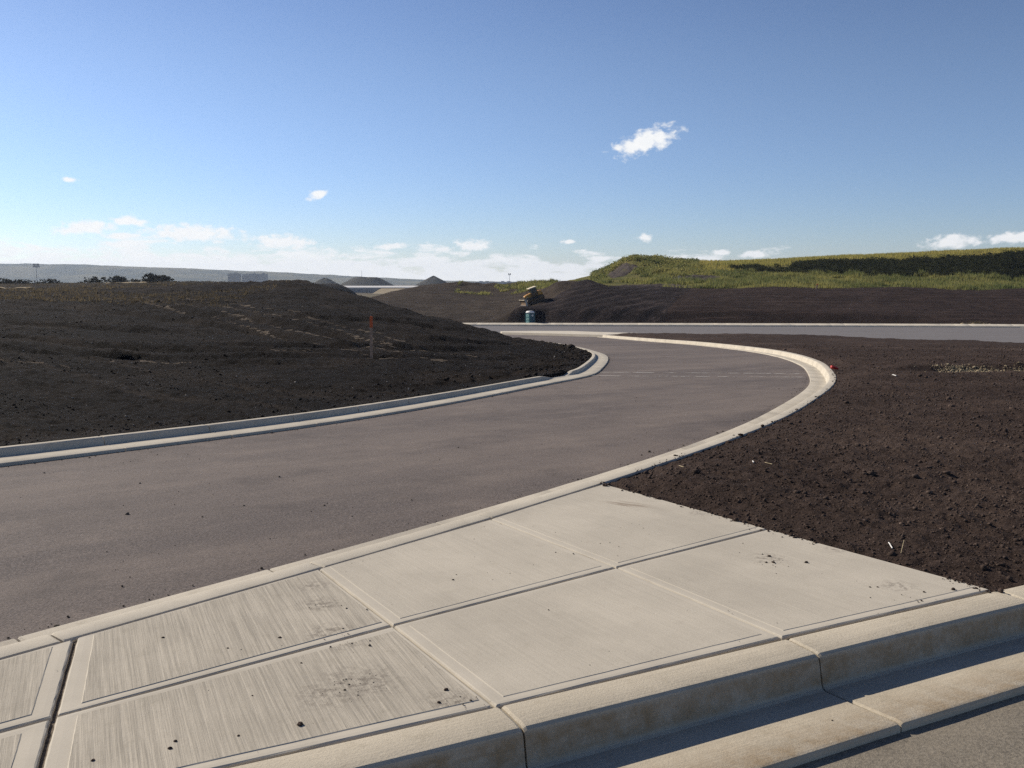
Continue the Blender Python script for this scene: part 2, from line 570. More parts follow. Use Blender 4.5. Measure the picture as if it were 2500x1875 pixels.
M_joint = plain('joint_dirt', (0.15, 0.125, 0.10), 1.0, var=0.4, scale=40, spec=0.05)

def asphalt(name, dark, light, dust, dustamt, streak_rot=0.0):
    m, n, b, p = principled(name, 0.88, 0.28)
    spk = n.noise(p, 60.0, 4.0, 0.85)
    spk2 = n.noise(p, 22.0, 5.0, 0.78)
    big = n.noise(n.rs(p, streak_rot, (1, 0.22, 1)), 0.55, 6.0, 0.62)
    med = n.noise(n.rs(p, streak_rot, (1, 0.25, 1)), 3.2, 5.0, 0.65)
    c = n.mix(n.ramp(spk, 0.37, 0.64), dark, light)
    c = n.mix(n.m('MULTIPLY', n.ramp(big, 0.36, 0.68), dustamt), c, dust)
    c = n.mix(n.m('MULTIPLY', n.ramp(med, 0.45, 0.75), dustamt * 0.6), c, tuple(v * 1.15 for v in dust))
    c = n.mix(n.m('MULTIPLY', n.ramp(spk2, 0.58, 0.70), 0.6), c, tuple(v * 0.6 for v in dark))
    mot = n.noise(p, 1.6, 6.0, 0.7)
    c = n.mix(n.m('MULTIPLY', n.ramp(mot, 0.52, 0.70), 0.38), c, tuple(v * 1.05 for v in dark))
    c = n.mix(n.m('MULTIPLY', n.ramp(mot, 0.46, 0.30), 0.30), c, tuple(v * 1.12 for v in dust))
    wide = n.noise(n.rs(p, streak_rot, (1, 0.12, 1)), 0.9, 4.0, 0.6)
    c = n.mix(n.m('MULTIPLY', n.ramp(wide, 0.55, 0.75), 0.22), c, tuple(v * 0.75 for v in light))
    n.put(b.inputs['Base Color'], c)
    bump(n, b, n.m('MULTIPLY_ADD', spk2, 0.8, spk), 0.8, 0.006)
    return m
M_asph = asphalt('dusty_asphalt', (0.055, 0.044, 0.039), (0.170, 0.138, 0.122), (0.210, 0.168, 0.138), 0.50, R(48))
M_asphB = asphalt('grey_asphalt', (0.11, 0.10, 0.097), (0.18, 0.165, 0.16), (0.20, 0.182, 0.17), 0.4, R(90))
M_asphN = asphalt('worn_asphalt', (0.07, 0.062, 0.050), (0.24, 0.21, 0.165), (0.30, 0.255, 0.19), 0.50, R(60))

# ------------------------------------------------------------------ layout (metres; camera stands at the origin, looking +Y)
RIGHT = [(-6.2, -0.6), (-4.2, 1.5), (-3.05, 2.85), (-2.19, 3.8), (-1.71, 4.36), (-1.08, 5.06), (-0.63, 5.58), (-0.15, 6.16), (0.34, 6.77), (0.73, 7.31),
 (1.45, 8.37), (2.26, 9.65), (3.11, 11.15), (3.8, 12.42), (5.01, 15.01), (6.07, 17.38), (7.2, 20.36), (8.79, 25.82), (9.38, 28.54), (9.96, 31.88),
 (10.34, 35.68), (10.36, 39.18), (10.1, 43.56), (9.59, 48.03), (8.54, 52.75), (7.4, 58.73), (6.47, 64.28)]
LEFT = [(-10.6, 2.2), (-7.9, 5.9), (-5.23, 9.31), (-4.61, 10.15), (-3.82, 11.2), (-3.11, 12.22), (-2.42, 13.44), (-1.25, 15.89), (-0.15, 18.58),
 (0.58, 20.36), (1.41, 22.18), (1.73, 23.96), (2.3, 27.74), (2.69, 30.9), (2.89, 33.68), (2.84, 36.55), (2.65, 40.34), (2.27, 44.08), (1.74, 47.12)]
LEFT += [(0.6, 51.0), (-2.2, 56.5), (-7.5, 63.5), (-16.0, 71.0), (-30.0, 79.0)]
NEAR = [(-3.9, 1.55), (-0.93, 2.91), (-0.06, 3.35), (1.23, 4.04), (2.52, 4.69), (2.73, 4.79)]
NEAR = NEAR + [(6.4, 6.6), (12.0, 9.4)]
FARB = [(-5.31, 108.93), (7.16, 107.75), (25.8, 105.9), (43.45, 103.24), (55.44, 100.1)]
FARB = [(-42.0, 112.5), (-20.0, 110.6)] + FARB + [(70.0, 95.2)]
SOILB = [(8.89, 64.69), (12.63, 63.27), (15.32, 61.89), (18.47, 59.23), (20.45, 56.78), (21.6, 52.93), (23.64, 50.02), (25.21, 45.45)]
WEDGE = [(6.47, 64.28), (-0.81, 73.45), (-0.96, 77.36), (1.75, 78.82), (5.2, 78.17), (6.65, 74.99), (9.69, 70.48)]

right_line = catmull(RIGHT, 0.12)
left_line = catmull(LEFT, 0.12)
near_line = catmull(NEAR, 0.06)
far_line = catmull(FARB, 0.5)

# ------------------------------------------------------------------ ground out to the horizon
rr = np.concatenate([np.linspace(0.5, 60, 30), np.geomspace(64, 4500, 60)])
aa = np.linspace(-math.pi, math.pi, 181)
r2, a2 = np.meshgrid(rr, aa, indexing='ij')
gx, gy = r2 * np.sin(a2), r2 * np.cos(a2)
gz = G(np.clip(gy, 0, 170)) - 0.42
gz = gz * (1 - sstep(150, 420, r2)) + (-4.9) * sstep(150, 420, r2)
gz += fbm(gx, gy, 1 / 160.0, 3) * 1.2 * sstep(250, 700, r2)
gz -= 0.25 * sstep(20, 60, r2)
ground = sheet('ground', gx, gy, gz, M_prairie)
tag(ground, 'wide brown prairie plain reaching to the hazy horizon', 'ground', kind='structure')

# ------------------------------------------------------------------ roads
def strip_between(name, a, b, na, z, mat, cols=14, cross=0.0):
    """sheet between two lines, sampled evenly"""
    def rs(q):
        q = np.asarray(q, float)
        s = np.concatenate([[0], np.cumsum(np.hypot(*np.diff(q, axis=0).T))])
        t = np.linspace(0, s[-1], na)
        return np.column_stack([np.interp(t, s, q[:, 0]), np.interp(t, s, q[:, 1])])
    A, B = rs(a), rs(b)
    t = np.linspace(0, 1, cols)[None, :, None]
    P_ = A[:, None] * (1 - t) + B[:, None] * t
    return sheet(name, P_[..., 0], P_[..., 1], z(P_[..., 0], P_[..., 1]) + cross * (1 - t[..., 0]), mat)

def offset_line(q, d):
    """shift a line sideways, positive to the left of travel"""
    t = np.gradient(q, axis=0)
    t /= np.hypot(t[:, 0], t[:, 1])[:, None]
    return q + np.column_stack([-t[:, 1], t[:, 0]]) * d

road_r = np.vstack([offset_line(right_line, 0.30), [[2.0, 70.0], [-6.0, 76.0], [-26.0, 86.0]]])
road_l = offset_line(left_line, -0.35)
road = strip_between('road', road_l, road_r, 220, lambda x, y: G(y) - 0.158 + 0.005 * fbm(x, y, 0.5, 2), M_asph, 26, 0.036)
tag(road, 'dusty dark asphalt road curving through the bare site', 'road', kind='structure')

xx, yy = np.meshgrid(np.linspace(-60, 75, 70), np.linspace(38, 113, 60))
roadB = sheet('road_cross', xx, yy, G(yy) - 0.172, M_asphB, keep=(yy < 112.0 - 0.055 * (xx + 60) + 3) & (yy > 110 - 2.6 * (xx + 30)) & (yy > 66 - (xx - 8) * 1.2 - 6))
tag(roadB, 'grey asphalt cross road in front of the brown bank', 'road', kind='structure')

nl = near_line
road_n = strip_between('road_near', offset_line(nl, -0.42), offset_line(nl, -9.0), 60, lambda x, y: 0 * y + G(np.clip(y, 0, None)) - 0.165 + 0.003 * fbm(x, y, 3.0, 2), M_asphN, 40)
tag(road_n, 'worn grey asphalt road edge beside the nearest kerb', 'road', kind='structure')

# ------------------------------------------------------------------ kerbs with gutters, cast in sections
PROF = [(0.0, -0.34), (0.0, -0.012), (0.010, -0.002), (0.022, 0.0), (0.125, 0.0), (0.145, -0.005), (0.160, -0.018), (0.170, -0.040),
        (0.192, -0.128), (0.200, -0.143), (0.215, -0.149), (0.36, -0.140), (0.535, -0.126), (0.548, -0.130), (0.552, -0.138), (0.552, -0.34)]
PROF_LEFT = [(0.0, -0.34), (0.0, -0.010), (0.010, -0.002), (0.020, 0.0), (0.085, 0.0), (0.103, -0.003), (0.114, -0.011), (0.121, -0.026),
             (0.132, -0.070), (0.137, -0.080), (0.150, -0.085), (0.34, -0.086), (0.535, -0.088), (0.546, -0.092), (0.55, -0.100), (0.55, -0.34)]
PROF_NEAR = [(0.0, -0.34), (0.0, -0.014), (0.010, -0.003), (0.022, 0.0), (0.160, -0.002), (0.186, -0.006), (0.198, -0.016), (0.2045, -0.034),
             (0.222, -0.128), (0.230, -0.142), (0.245, -0.149), (0.42, -0.140), (0.615, -0.126), (0.630, -0.131), (0.635, -0.140), (0.635, -0.34)]
PROF_FAR = [(-1.45, -0.4), (-1.45, 0.17), (-0.02, 0.012), (0.0, 0.0), (0.13, 0.0), (0.165, -0.03), (0.195, -0.145), (0.30, -0.145), (0.55, -0.126), (0.552, -0.34)]

def kerb(name, line, side, prof, block, mat, label, group, gap=0.010, hs=None, first=0.0, sub=5, jag=0.002, smooth=True):
    par = empty(name)
    tag(par, label, 'kerb', kind='structure')
    q = np.asarray(line)
    s = np.concatenate([[0], np.cumsum(np.hypot(*np.diff(q, axis=0).T))])
    t = np.gradient(q, axis=0)
    t /= np.hypot(t[:, 0], t[:, 1])[:, None]
    nrm = np.column_stack([-t[:, 1], t[:, 0]]) * side
    a = first - block
    pr = np.array(prof)
    k = 0
    while a < s[-1] - 0.3:
        b_ = min(a + block, s[-1])
        a0 = max(a, 0.0)
        if b_ - a0 < 0.15:
            a += block
            continue
        tt = np.concatenate([[a0 + gap / 2, a0 + gap / 2 + 0.012], np.linspace(a0 + gap / 2, b_ - gap / 2, sub)[1:-1], [b_ - gap / 2 - 0.012, b_ - gap / 2]])
        px, py = np.interp(tt, s, q[:, 0]), np.interp(tt, s, q[:, 1])
        nx, ny = np.interp(tt, s, nrm[:, 0]), np.interp(tt, s, nrm[:, 1])
        V = []
        for i in range(len(tt)):
            end = 1.0 if i in (0, len(tt) - 1) else 0.0
            wob = jag * (1 + 2 * end)
            for (o_, dz) in pr:
                x = px[i] + nx[i] * o_; y = py[i] + ny[i] * o_
                h = dz
                if hs is not None and dz > -0.088:
                    kk = hs(tt[i])
                    lim = -0.088 + 0.008 + 0.02 * max(0.0, 0.2 - o_)
                    h = lim + (dz - lim) * kk if dz > lim else dz
                z = float(G(y)) + h
                if dz > -0.3:
                    z += random.uniform(-wob, wob) - 0.007 * end
                    x += random.uniform(-wob, wob); y += random.uniform(-wob, wob)
                V.append((x, y, z))
        m_ = len(pr)
        F_ = []
        for i in range(len(tt) - 1):
            for j in range(m_ - 1):
                p0 = i * m_ + j
                F_.append((p0, p0 + 1, p0 + m_ + 1, p0 + m_) if side < 0 else (p0, p0 + m_, p0 + m_ + 1, p0 + 1))
        F_.append(tuple(range(m_)) if side > 0 else tuple(range(m_ - 1, -1, -1)))
        e0 = (len(tt) - 1) * m_
        F_.append(tuple(range(e0 + m_ - 1, e0 - 1, -1)) if side > 0 else tuple(range(e0, e0 + m_)))
        o = mesh_obj('kerb_section', V, F_, mat, par)
        o.data.polygons.foreach_set('use_smooth', np.array([len(p.vertices) == 4 and smooth for p in o.data.polygons], bool))
        o.data.set_sharp_from_angle(angle=R(24))
        a += block
        k += 1
    return par

def ramp_gap(centre_xy, line, half=0.30, run=0.75):
    q = np.asarray(line)
    s = np.concatenate([[0], np.cumsum(np.hypot(*np.diff(q, axis=0).T))])
    i = np.argmin(np.hypot(q[:, 0] - centre_xy[0], q[:, 1] - centre_xy[1]))
    c = s[i]
    return (lambda v: float(sstep(half, half + run, abs(v - c)))), c

def joint_at(line, xy, block):
    q = np.asarray(line)
    s = np.concatenate([[0], np.cumsum(np.hypot(*np.diff(q, axis=0).T))])
    return s[np.argmin(np.hypot(q[:, 0] - xy[0], q[:, 1] - xy[1]))] % block
hsL, cL = ramp_gap((1.05, 21.4), left_line, 0.40, 0.8)
kerb('kerb', right_line, 1, PROF, 1.45, M_conc, 'long pale concrete kerb around the outside of the curve', None, first=joint_at(right_line, (-0.15, 6.16), 1.45), sub=6, jag=0.001)
kerb('kerb', left_line, -1, PROF_LEFT, 1.36, M_conc, 'concrete kerb and gutter below the dark soil mound', None, hs=hsL, first=joint_at(left_line, (-4.60, 10.14), 1.36), sub=12, jag=0.001)
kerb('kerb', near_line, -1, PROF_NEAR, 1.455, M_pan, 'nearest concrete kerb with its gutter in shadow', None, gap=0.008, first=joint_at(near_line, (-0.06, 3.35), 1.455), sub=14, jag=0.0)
kerb('kerb', far_line, -1, PROF_FAR, 1.45, M_walk, 'straight pale kerb along the far side of the cross road', None, first=0.3, sub=3, jag=0.003, smooth=False)

# ------------------------------------------------------------------ sidewalk slabs
KL = [(-3.05, 2.85), (-1.98, 4.04), (-1.09, 5.06), (-0.15, 6.16), (0.73, 7.31)]
ML = [(-2.75, 2.42), (-1.70, 3.27), (-0.56, 4.19), (0.59, 5.08), (1.67, 5.90)]
NL = [(-2.50, 2.19), (-1.476, 2.655), (-0.06, 3.35), (1.23, 4.04), (2.52, 4.69)]
bed = NL + KL[::-1]
side_walk = mesh_obj('sidewalk', [(x, y, float(G(y)) - 0.020) for x, y in bed], [tuple(range(len(bed)))], M_joint)
tag(side_walk, 'pale concrete sidewalk of large slabs between the two roads', 'sidewalk', kind='structure')

def line_at(line, pts):
    return pts

def slab(p00, p10, p11, p01, mi, gaps, lip, raised=0.0024):
    """quad slab: p00-p10 near edge, p01-p11 far edge; a trowelled band runs round the rim"""
    P0, P1, P2, P3 = [np.array(p, float) for p in (p00, p10, p11, p01)]
    Ls = (np.hypot(*(P1 - P0)) + np.hypot(*(P2 - P3))) / 2
    Lt = (np.hypot(*(P3 - P0)) + np.hypot(*(P2 - P1))) / 2
    def axis(L, g0, g1, l0, l1):
        d = [g0, g0 + 0.004, g0 + 0.009, g0 + l0 * 0.5, g0 + l0, g0 + l0 + 0.004]
        e = [L - (g1 + v) for v in (l1 + 0.004, l1, l1 * 0.5, 0.009, 0.004, 0)]
        inner = list(np.linspace(d[-1], e[0], 15)[1:-1])
        return np.array(d + inner + e)
    S_, T_ = axis(Ls, gaps[0], gaps[1], lip[0], lip[1]), axis(Lt, gaps[2], gaps[3], lip[2], lip[3])
    V = []
    ns, nt = len(S_), len(T_)
    for j in range(nt):
        for i in range(ns):
            s = S_[i] / Ls; t = T_[j] / Lt
            p = P0 * (1 - s) * (1 - t) + P1 * s * (1 - t) + P2 * s * t + P3 * (1 - s) * t
            dm = min(i, ns - 1 - i, j, nt - 1 - j)
            dz = {0: -0.011, 1: -0.004, 2: -0.0008, 3: 0.0, 4: -0.0006}.get(dm, raised)
            jit = 0.0016 if dm < 2 else 0.0008 if dm < 6 else 0.0006
            wx = fbm(np.array([p[0] * 3.0]), np.array([p[1] * 3.0]), 1.0, 2)[0] * 0.004
            V.append((p[0] + random.uniform(-jit, jit), p[1] + random.uniform(-jit, jit) + (wx if 4 <= dm <= 5 else 0), float(G(p[1])) + dz))
    F_, MI = [], []
    for j in range(nt - 1):
        for i in range(ns - 1):
            a = j * ns + i
            F_.append((a, a + 1, a + ns + 1, a + ns))
            dm = min(i, ns - 2 - i, j, nt - 2 - j)
            MI.append(1 if dm < 5 else 0)
    ring = [i for i in range(ns)] + [j * ns + ns - 1 for j in range(1, nt)] + [(nt - 1) * ns + i for i in range(ns - 2, -1, -1)] + [j * ns for j in range(nt - 2, 0, -1)]
    base = len(V)
    for r_ in ring:
        x, y, z = V[r_]
        V.append((x, y, z - 0.10))
    n_ = len(ring)
    for k in range(n_):
        F_.append((ring[k], base + k, base + (k + 1) % n_, ring[(k + 1) % n_]))
        MI.append(1)
    o = mesh_obj('slab', V, F_, [mi, M_edge], side_walk, smooth=False, midx=MI)
    o.data.polygons.foreach_set('use_smooth', np.zeros(len(F_), bool))
    return o

for c in range(4):
    broom = M_slab_b if c < 2 else M_slab_s
    lip = [(0.05, 0.078), (0.078, 0.022), (0.060, 0.050), (0.058, 0.022)][c]
    g = [0.007, 0.007]
    if c == 0: g[1] = 0.010
    if c == 1: g = [0.010, 0.004]
    if c == 2: g = [0.004, 0.003]
    if c == 3: g = [0.003, 0.0]
    slab(NL[c], NL[c + 1], ML[c + 1], ML[c], broom, (g[0], g[1], 0.011, 0.006), lip + (0.055, 0.050), 0.0024 if c < 2 else 0.0016)
    slab(ML[c], ML[c + 1], KL[c + 1], KL[c], broom, (g[0], g[1], 0.006, 0.009), lip + (0.052, 0.026), 0.0024 if c < 2 else 0.0016)

# island walk at the tip between the two roads
wv = [(x, y, float(G(y)) + 0.0) for x, y in WEDGE] + [(x, y, float(G(y)) - 0.4) for x, y in WEDGE]
nw = len(WEDGE)
wf = [tuple(range(nw))[::-1]] + [(i, (i + 1) % nw, nw + (i + 1) % nw, nw + i) for i in range(nw)]
wd = mesh_obj('path', wv, wf, M_walk)
tag(wd, 'pale concrete tip of the island between both roads', 'path', kind='structure')

# ------------------------------------------------------------------ topsoil on the right
i0 = np.argmin(np.hypot(right_line[:, 0] - 0.73, right_line[:, 1] - 7.31))
soil_poly = [(2.52, 4.69), (1.67, 5.90), (0.73, 7.31)] + [tuple(p) for p in right_line[i0 + 2::4]] + SOILB + [(27.0, 38.0), (31.0, 28.0), (36, 22.0), (12.0, 9.4), (6.4, 6.6), (2.73, 4.79)]
TAN = np.array({'chalk': [[(1.06, 23.69), (7.54, 23.52)], [(0.99, 22.27), (7.11, 22.19)]],
 'clods': [(0.24, 5.57), (0.26, 5.36), (1.51, 5.28), (1.5, 5.16), (1.69, 5.16), (1.46, 5.16), (2.31, 4.69), (2.07, 4.52), (1.89, 4.73), (1.93, 4.73),
           (2.14, 4.65), (-0.77, 3.2), (-1.18, 3.08), (-1.18, 3.03), (-0.97, 3.12), (-1.05, 4.03), (-1.25, 3.91), (-1.58, 4.03), (-0.89, 3.75),
           (-0.26, 3.49), (-0.28, 3.38), (-0.66, 3.49), (-1.01, 3.44), (-1.41, 2.95)],
 'crumbs': [(-0.91, 4.45), (-0.79, 4.1), (-0.72, 3.98), (-0.6, 3.56), (-0.64, 3.48), (-0.21, 3.39), (1.53, 5.15), (2.01, 4.55), (1.22, 3.0),
            (1.28, 3.16), (0.85, 3.08), (-1.45, 5.04), (-1.33, 5.13), (-1.21, 5.21), (-1.08, 5.26)],
 'red': (7.78, 22.34),
 'rock': (0.74, 7.21),
 'straws': [[(2.33, 7.46), (2.45, 7.46), (2.49, 7.23)], [(2.3, 5.5), (2.29, 5.42)], [(2.08, 7.86), (2.06, 7.75)], [(2.16, 7.77), (2.2, 7.69)],
            [(1.46, 7.94), (1.48, 7.84)], [(8.04, 19.43), (8.07, 19.3)], [(2.3, 5.32), (2.35, 5.4)]],
 'tan': [(7.55, 20.78), (9.59, 21.69), (11.08, 22.01), (13.04, 22.34)]}['tan'])
def soil_h(x, y):
    und = 0.05 + 0.10 * fbm(x, y, 0.16, 3)
    lump = 0.032 * billow(x, y, 1.1, 3) + 0.018 * billow(x, y, 3.4, 3) + 0.013 * billow(x, y, 12.0, 3)
    ty = np.interp(x, TAN[:, 0], TAN[:, 1])
    bank = 0.16 * sstep(-0.1, 0.35, y - ty) * np.exp(-np.clip(y - ty, 0, None) / 6.0) * sstep(8.0, 10.0, x) - 0.03 * np.exp(-((y - ty + 0.25) / 0.3)**2) * sstep(8.0, 10.0, x)
    return und + lump + bank
def soil_z(x, y, sd=None):
    if sd is None: sd = poly_sd(x, y, soil_poly)
    g = G(y)
    rag = sd + 0.05 * fbm(x, y, 2.2, 3)
    w = sstep(0.0, 0.55, rag)
    edge = -0.012 + 0.024 * billow(x, y, 5.0, 2)
    h = edge * (1 - w) + soil_h(x, y) * w
    h = h + 0.10 * sstep(0, 1.2, sd) * sstep(44, 55, y)
    return g + np.where(sd > -0.01, h, -0.02 + 1.6 * sd)
sx, sy = fan(-0.02, 0.80, 330, 3.6, 74, 560)
ssd = poly_sd(sx, sy, soil_poly)
sz = soil_z(sx, sy, ssd)
topsoil = sheet('topsoil', sx, sy, sz, M_soil, keep=ssd > -0.25)
tag(topsoil, 'dark brown crumbly topsoil between the curve and the sidewalk', 'soil', kind='structure')

# ------------------------------------------------------------------ soil mound on the left
MOUND = [(-6.7, 12, -0.05), (-8.6, 15.5, -0.05), (-11.1, 20, 0.19), (-19.4, 35, 0.52), (-25.4, 46, 0.85), (-52.4, 95, 0.98), (-110.2, 200, 1.25),
 (-6.2, 14.5, -0.3), (-8.2, 19.5, -0.21), (-11.8, 28, -0.01), (-17.6, 42, 0.59), (-21.8, 52, 0.87), (-41.9, 100, 1.03), (-87.9, 210, 1.6),
 (-4.5, 15.5, -0.26), (-5.9, 20.5, -0.31), (-9.2, 32, -0.09), (-12.9, 45, 0.51), (-17.2, 60, 1.26), (-22.9, 80, 1.71), (-43.0, 150, 1.86),
 (-3.8, 17, -0.28), (-5.6, 25, -0.28), (-8.8, 40, 0.37), (-12.6, 57, 1.35), (-14.5, 66, 1.8), (-6.5, 36, -0.14), (-9.4, 52, 0.57), (-10.9, 60, 1.07),
 (-4.0, 26, -0.41), (-5.5, 36, -0.14), (-7.3, 48, 0.33), (-8.4, 55, 0.66), (-3.0, 27, -0.49), (-4.1, 37, -0.19), (-5.5, 50, 0.15), (-4.3, 49, -0.21),
 (-2.9, 48, -0.41), (-2.3, 48, -0.56), (-1.4, 48, -0.79), (-0.4, 48, -1.07), (0.5, 47, -1.24), (-1.8, 31, -0.73), (-2.2, 38, -0.58), (0.0, 31, -0.73),
 (0.7, 30, -0.79), (1.9, 33, -0.88), (-0.6, 25, -0.61), (0.9, 25, -0.65)]
mp_pts = list(MOUND)
for p in left_line[4::22]:
    if p[1] < 52: mp_pts.append((p[0], p[1], float(G(p[1])) + 0.02))
mp_pts += [(-15.0, 17.0, 0.25), (-24.0, 30.0, 0.6), (-60, 75, 1.1), (-30, 40, 0.8), (-14, 8.5, 0.1), (-170, 230, 1.6), (-4.5, 62.0, -2.2), (-9.0, 70, -1.6), (-14, 78, -0.5)]
mound_f = RBF(mp_pts)
mound_poly = [tuple(p) for p in left_line[::5]] + [(-36, 95), (-38, 180), (-40, 300), (-400, 300), (-400, -10), (-16.0, -6.0)]
def mound_z(x, y, sd=None, lumps=True):
    if sd is None: sd = poly_sd(x, y, mound_poly)
    b = mound_f(x, y)
    wid = 0.6 + np.clip((y - 52) * 0.4, 0, 14)
    w = sstep(0, 1, sd / wid)
    g = G(y)
    z = g * (1 - w) + b * w
    if lumps:
        near = np.exp(-np.abs(sd - 0.8) / 1.2)
        amp = sstep(0.0, 0.5, sd)
        big = sstep(24, 45, y)
        l = 0.07 * fbm(x, y, 0.35, 3) + 0.05 * billow(x, y, 0.9, 3) + 0.03 * billow(x, y, 3.0, 3) + 0.012 * billow(x, y, 10.0, 2)
        l += 0.10 * near * billow(x, y, 1.6, 3) * sstep(12, 22, y)
        l += big * (0.10 * billow(x, y, 0.28, 3) + 0.06 * billow(x, y, 0.8, 2))
        # wheel ruts crossing the slope
        for (ax, ay, bx, by, wd_, dp) in RUTS:
            dx, dy = bx - ax, by - ay
            L = math.hypot(dx, dy)
            t = ((x - ax) * dx + (y - ay) * dy) / L
            c_ = ((x - ax) * -dy + (y - ay) * dx) / L + 0.5 * np.sin(t * 0.25)
            ins = sstep(-1.0, 4.0, t) * sstep(-1.0, 4.0, L - t)
            l += ins * dp * 0.8 * (np.exp(-((c_ - wd_ * 1.4) / wd_)**2) * 0.6 - np.exp(-(c_ / wd_)**2))
        z = z + l * amp * w
    return np.where(sd > -0.01, z, g - 0.02 + 1.6 * sd)
RUTS = [(-22, 44, -4.6, 27.5, 0.45, 0.20), (-20.5, 47, -3.0, 29.0, 0.45, 0.20), (-17, 24, -2.0, 26.5, 0.5, 0.16), (-15, 18.5, 0.5, 28.5, 0.4, 0.14),
        (-9.5, 26, 0.8, 35, 0.5, 0.18), (-24, 30, -9, 31, 0.6, 0.16), (-4.0, 33, 1.0, 40, 0.5, 0.16), (-10, 38, -1.5, 42, 0.5, 0.18), (-13, 21.5, -3, 23.2, 0.35, 0.12)]
mx, my = fan(-0.86, 0.115, 380, 6.2, 290, 640)
msd = poly_sd(mx, my, mound_poly)
mz = mound_z(mx, my, msd)
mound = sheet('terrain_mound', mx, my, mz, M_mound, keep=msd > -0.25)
tag(mound, 'broad mound of dark stripped soil above the inner kerb', 'soil mound', kind='structure')

# ------------------------------------------------------------------ graded bank behind the cross road
BERM = [(57.0, 103, -2.94), (43.8, 104, -2.89), (29.9, 104, -2.89), (16.3, 105, -2.93), (7.0, 105, -2.88), (0.0, 106, -2.93), (-3.3, 107, -2.87),
 (-7.1, 107, -3.02), (-11.8, 107, -3.11), (63.6, 115, -1.43), (48.3, 115, -1.28), (33.0, 115, -1.18), (17.8, 115, -1.18), (10.3, 116, -1.05),
 (70.6, 128, 0.42), (53.6, 128, 0.59), (36.7, 128, 0.65), (19.8, 128, 0.65), (14.1, 128, 0.7), (11.3, 128, 0.81), (82.7, 150, 0.68),
 (43.0, 150, 0.94), (23.2, 150, 1.07), (4.0, 113, -1.88), (0.5, 114, -1.71), (1.5, 119, -1.64), (2.7, 122, -1.29), (4.1, 125, -0.87),
 (6.2, 127, 0.21), (8.6, 130, 1.03), (5.5, 131, 0.74), (-1.5, 113, -2.38), (-7.8, 117, -2.52), (-2.9, 130, -1.26), (-8.5, 128, -1.49),
 (-13.9, 126, -1.44), (0.0, 145, -0.31), (-6.4, 145, -0.31), (-12.4, 140, -0.37), (-17.3, 135, -1.07), (-18.4, 130, -0.97), (-22.3, 150, -0.7),
 (-19.1, 155, 0.24), (-15.7, 160, 0.9), (-10.7, 162, 0.96), (-5.0, 162, 1.03), (2.7, 155, 1.06), (-22.1, 200, -0.59), (-8.8, 200, -0.33),
 (4.4, 200, 0.28), (-15.9, 112, -2.84)]
berm_f = RBF(BERM + [(85, 103, -3.0), (85, 128, 0.4), (85, 150, 0.8), (-60, 118, -3.7), (-60, 160, -4.2), (-25, 160, -3.0), (-30, 112, -3.4), (-38, 200, -4.5)])
DOZ = (2.95, 121.6)
DOZ_Z = float(berm_f(np.array([DOZ[0]]), np.array([DOZ[1]]))[0]) + 0.10
def edge_x(y):
    """foot line of the fresh fill against the older slope"""
    return -3.3 + (y - 107) * 0.52 + 0.5 * np.sin(y * 0.8)
def berm_z(x, y):
    z = berm_f(x, y)
    z = z + 0.45 * sstep(-0.8, 1.6, x - edge_x(y)) * sstep(106, 109, y) * sstep(136, 130, y) - 0.2 * sstep(106, 109, y) * sstep(136, 130, y)
    # the bulldozer's own cut, falling to the left
    du = (x - DOZ[0]) * -0.96 + (y - DOZ[1]) * -0.28
    dv = (x - DOZ[0]) * 0.28 + (y - DOZ[1]) * -0.96
    pl = DOZ_Z + 0.02 - 0.342 * du
    wz = np.exp(-((du / 2.4)**4 + (dv / 2.0)**4))
    z = z * (1 - wz) + pl * wz
    z = z + 0.10 * fbm(x, y, 0.25, 3) + 0.06 * billow(x, y, 0.8, 2)
    w = sstep(103, 109, y) * sstep(132, 126, y)
    # grading passes, level on the right and running downhill by the bulldozer
    right = sstep(14, 22, x)
    z = z + w * right * 0.07 * np.sin((y + 0.03 * x + 0.4 * fbm(x, y, 0.05, 2)) * 3.4) * (0.6 + 0.6 * fbm(x, y, 0.12, 2))
    diag = (x * 0.62 - y * 0.78)
    z = z + w * (1 - right) * sstep(-4, 2, x - (y - 107) * 0.5) * 0.12 * np.sin(diag * 2.6 + fbm(x, y, 0.2, 2))
    # ragged spoil along the back crest, and a tipped heap beside it
    cr = np.exp(-((y - 159 - 0.5 * np.sin(x * 0.3)) / 3.0)**2) * sstep(-17, -12, x) * sstep(11, 7, x)
    z = z + cr * (0.35 + 0.9 * np.abs(fbm(x, y, 0.16, 3)))
    fl = np.exp(-(((x - 2.16) / 2.6)**4 + ((y - 109.6) / 2.6)**4))
    z = z * (1 - fl) + (-3.62) * fl
    hp = np.exp(-(((x - 8.8) / 3.6)**4 + ((y - 132.5) / 2.6)**2))
    z = z + 0.85 * hp
    return z
bx, by = fan(-0.30, 0.74, 430, 102.2, 210, 190)
lineY = np.interp(bx, far_line[:, 0], far_line[:, 1])
bz = berm_z(bx, by)
wb = sstep(0.9, 5.0, by - lineY)
bz = np.where(by - lineY < 0.9, G(by) - 0.6, (G(by) - 0.35) * (1 - wb) + bz * wb)
bz = np.where((bx > 12) & (by > 140), bz - 0.8 * sstep(140, 150, by), bz)
fresh_m = (bx > edge_x(by)) & (by < 134) & (bx < 16 + 0.35 * (by - 104))
old_m = ~fresh_m & ((bx < edge_x(by)) | (by > 134)) & (bx < 12)
okm = by - lineY > 0.7
fresh_o = sheet('terrain_fill', bx, by, bz, M_fresh, keep=okm & fresh_m)
tag(fresh_o, 'fresh dark fill slope scored by the bulldozer', 'soil bank', kind='structure')
old_o = sheet('terrain_slope', bx, by, bz - 0.004, M_old, keep=okm & old_m)
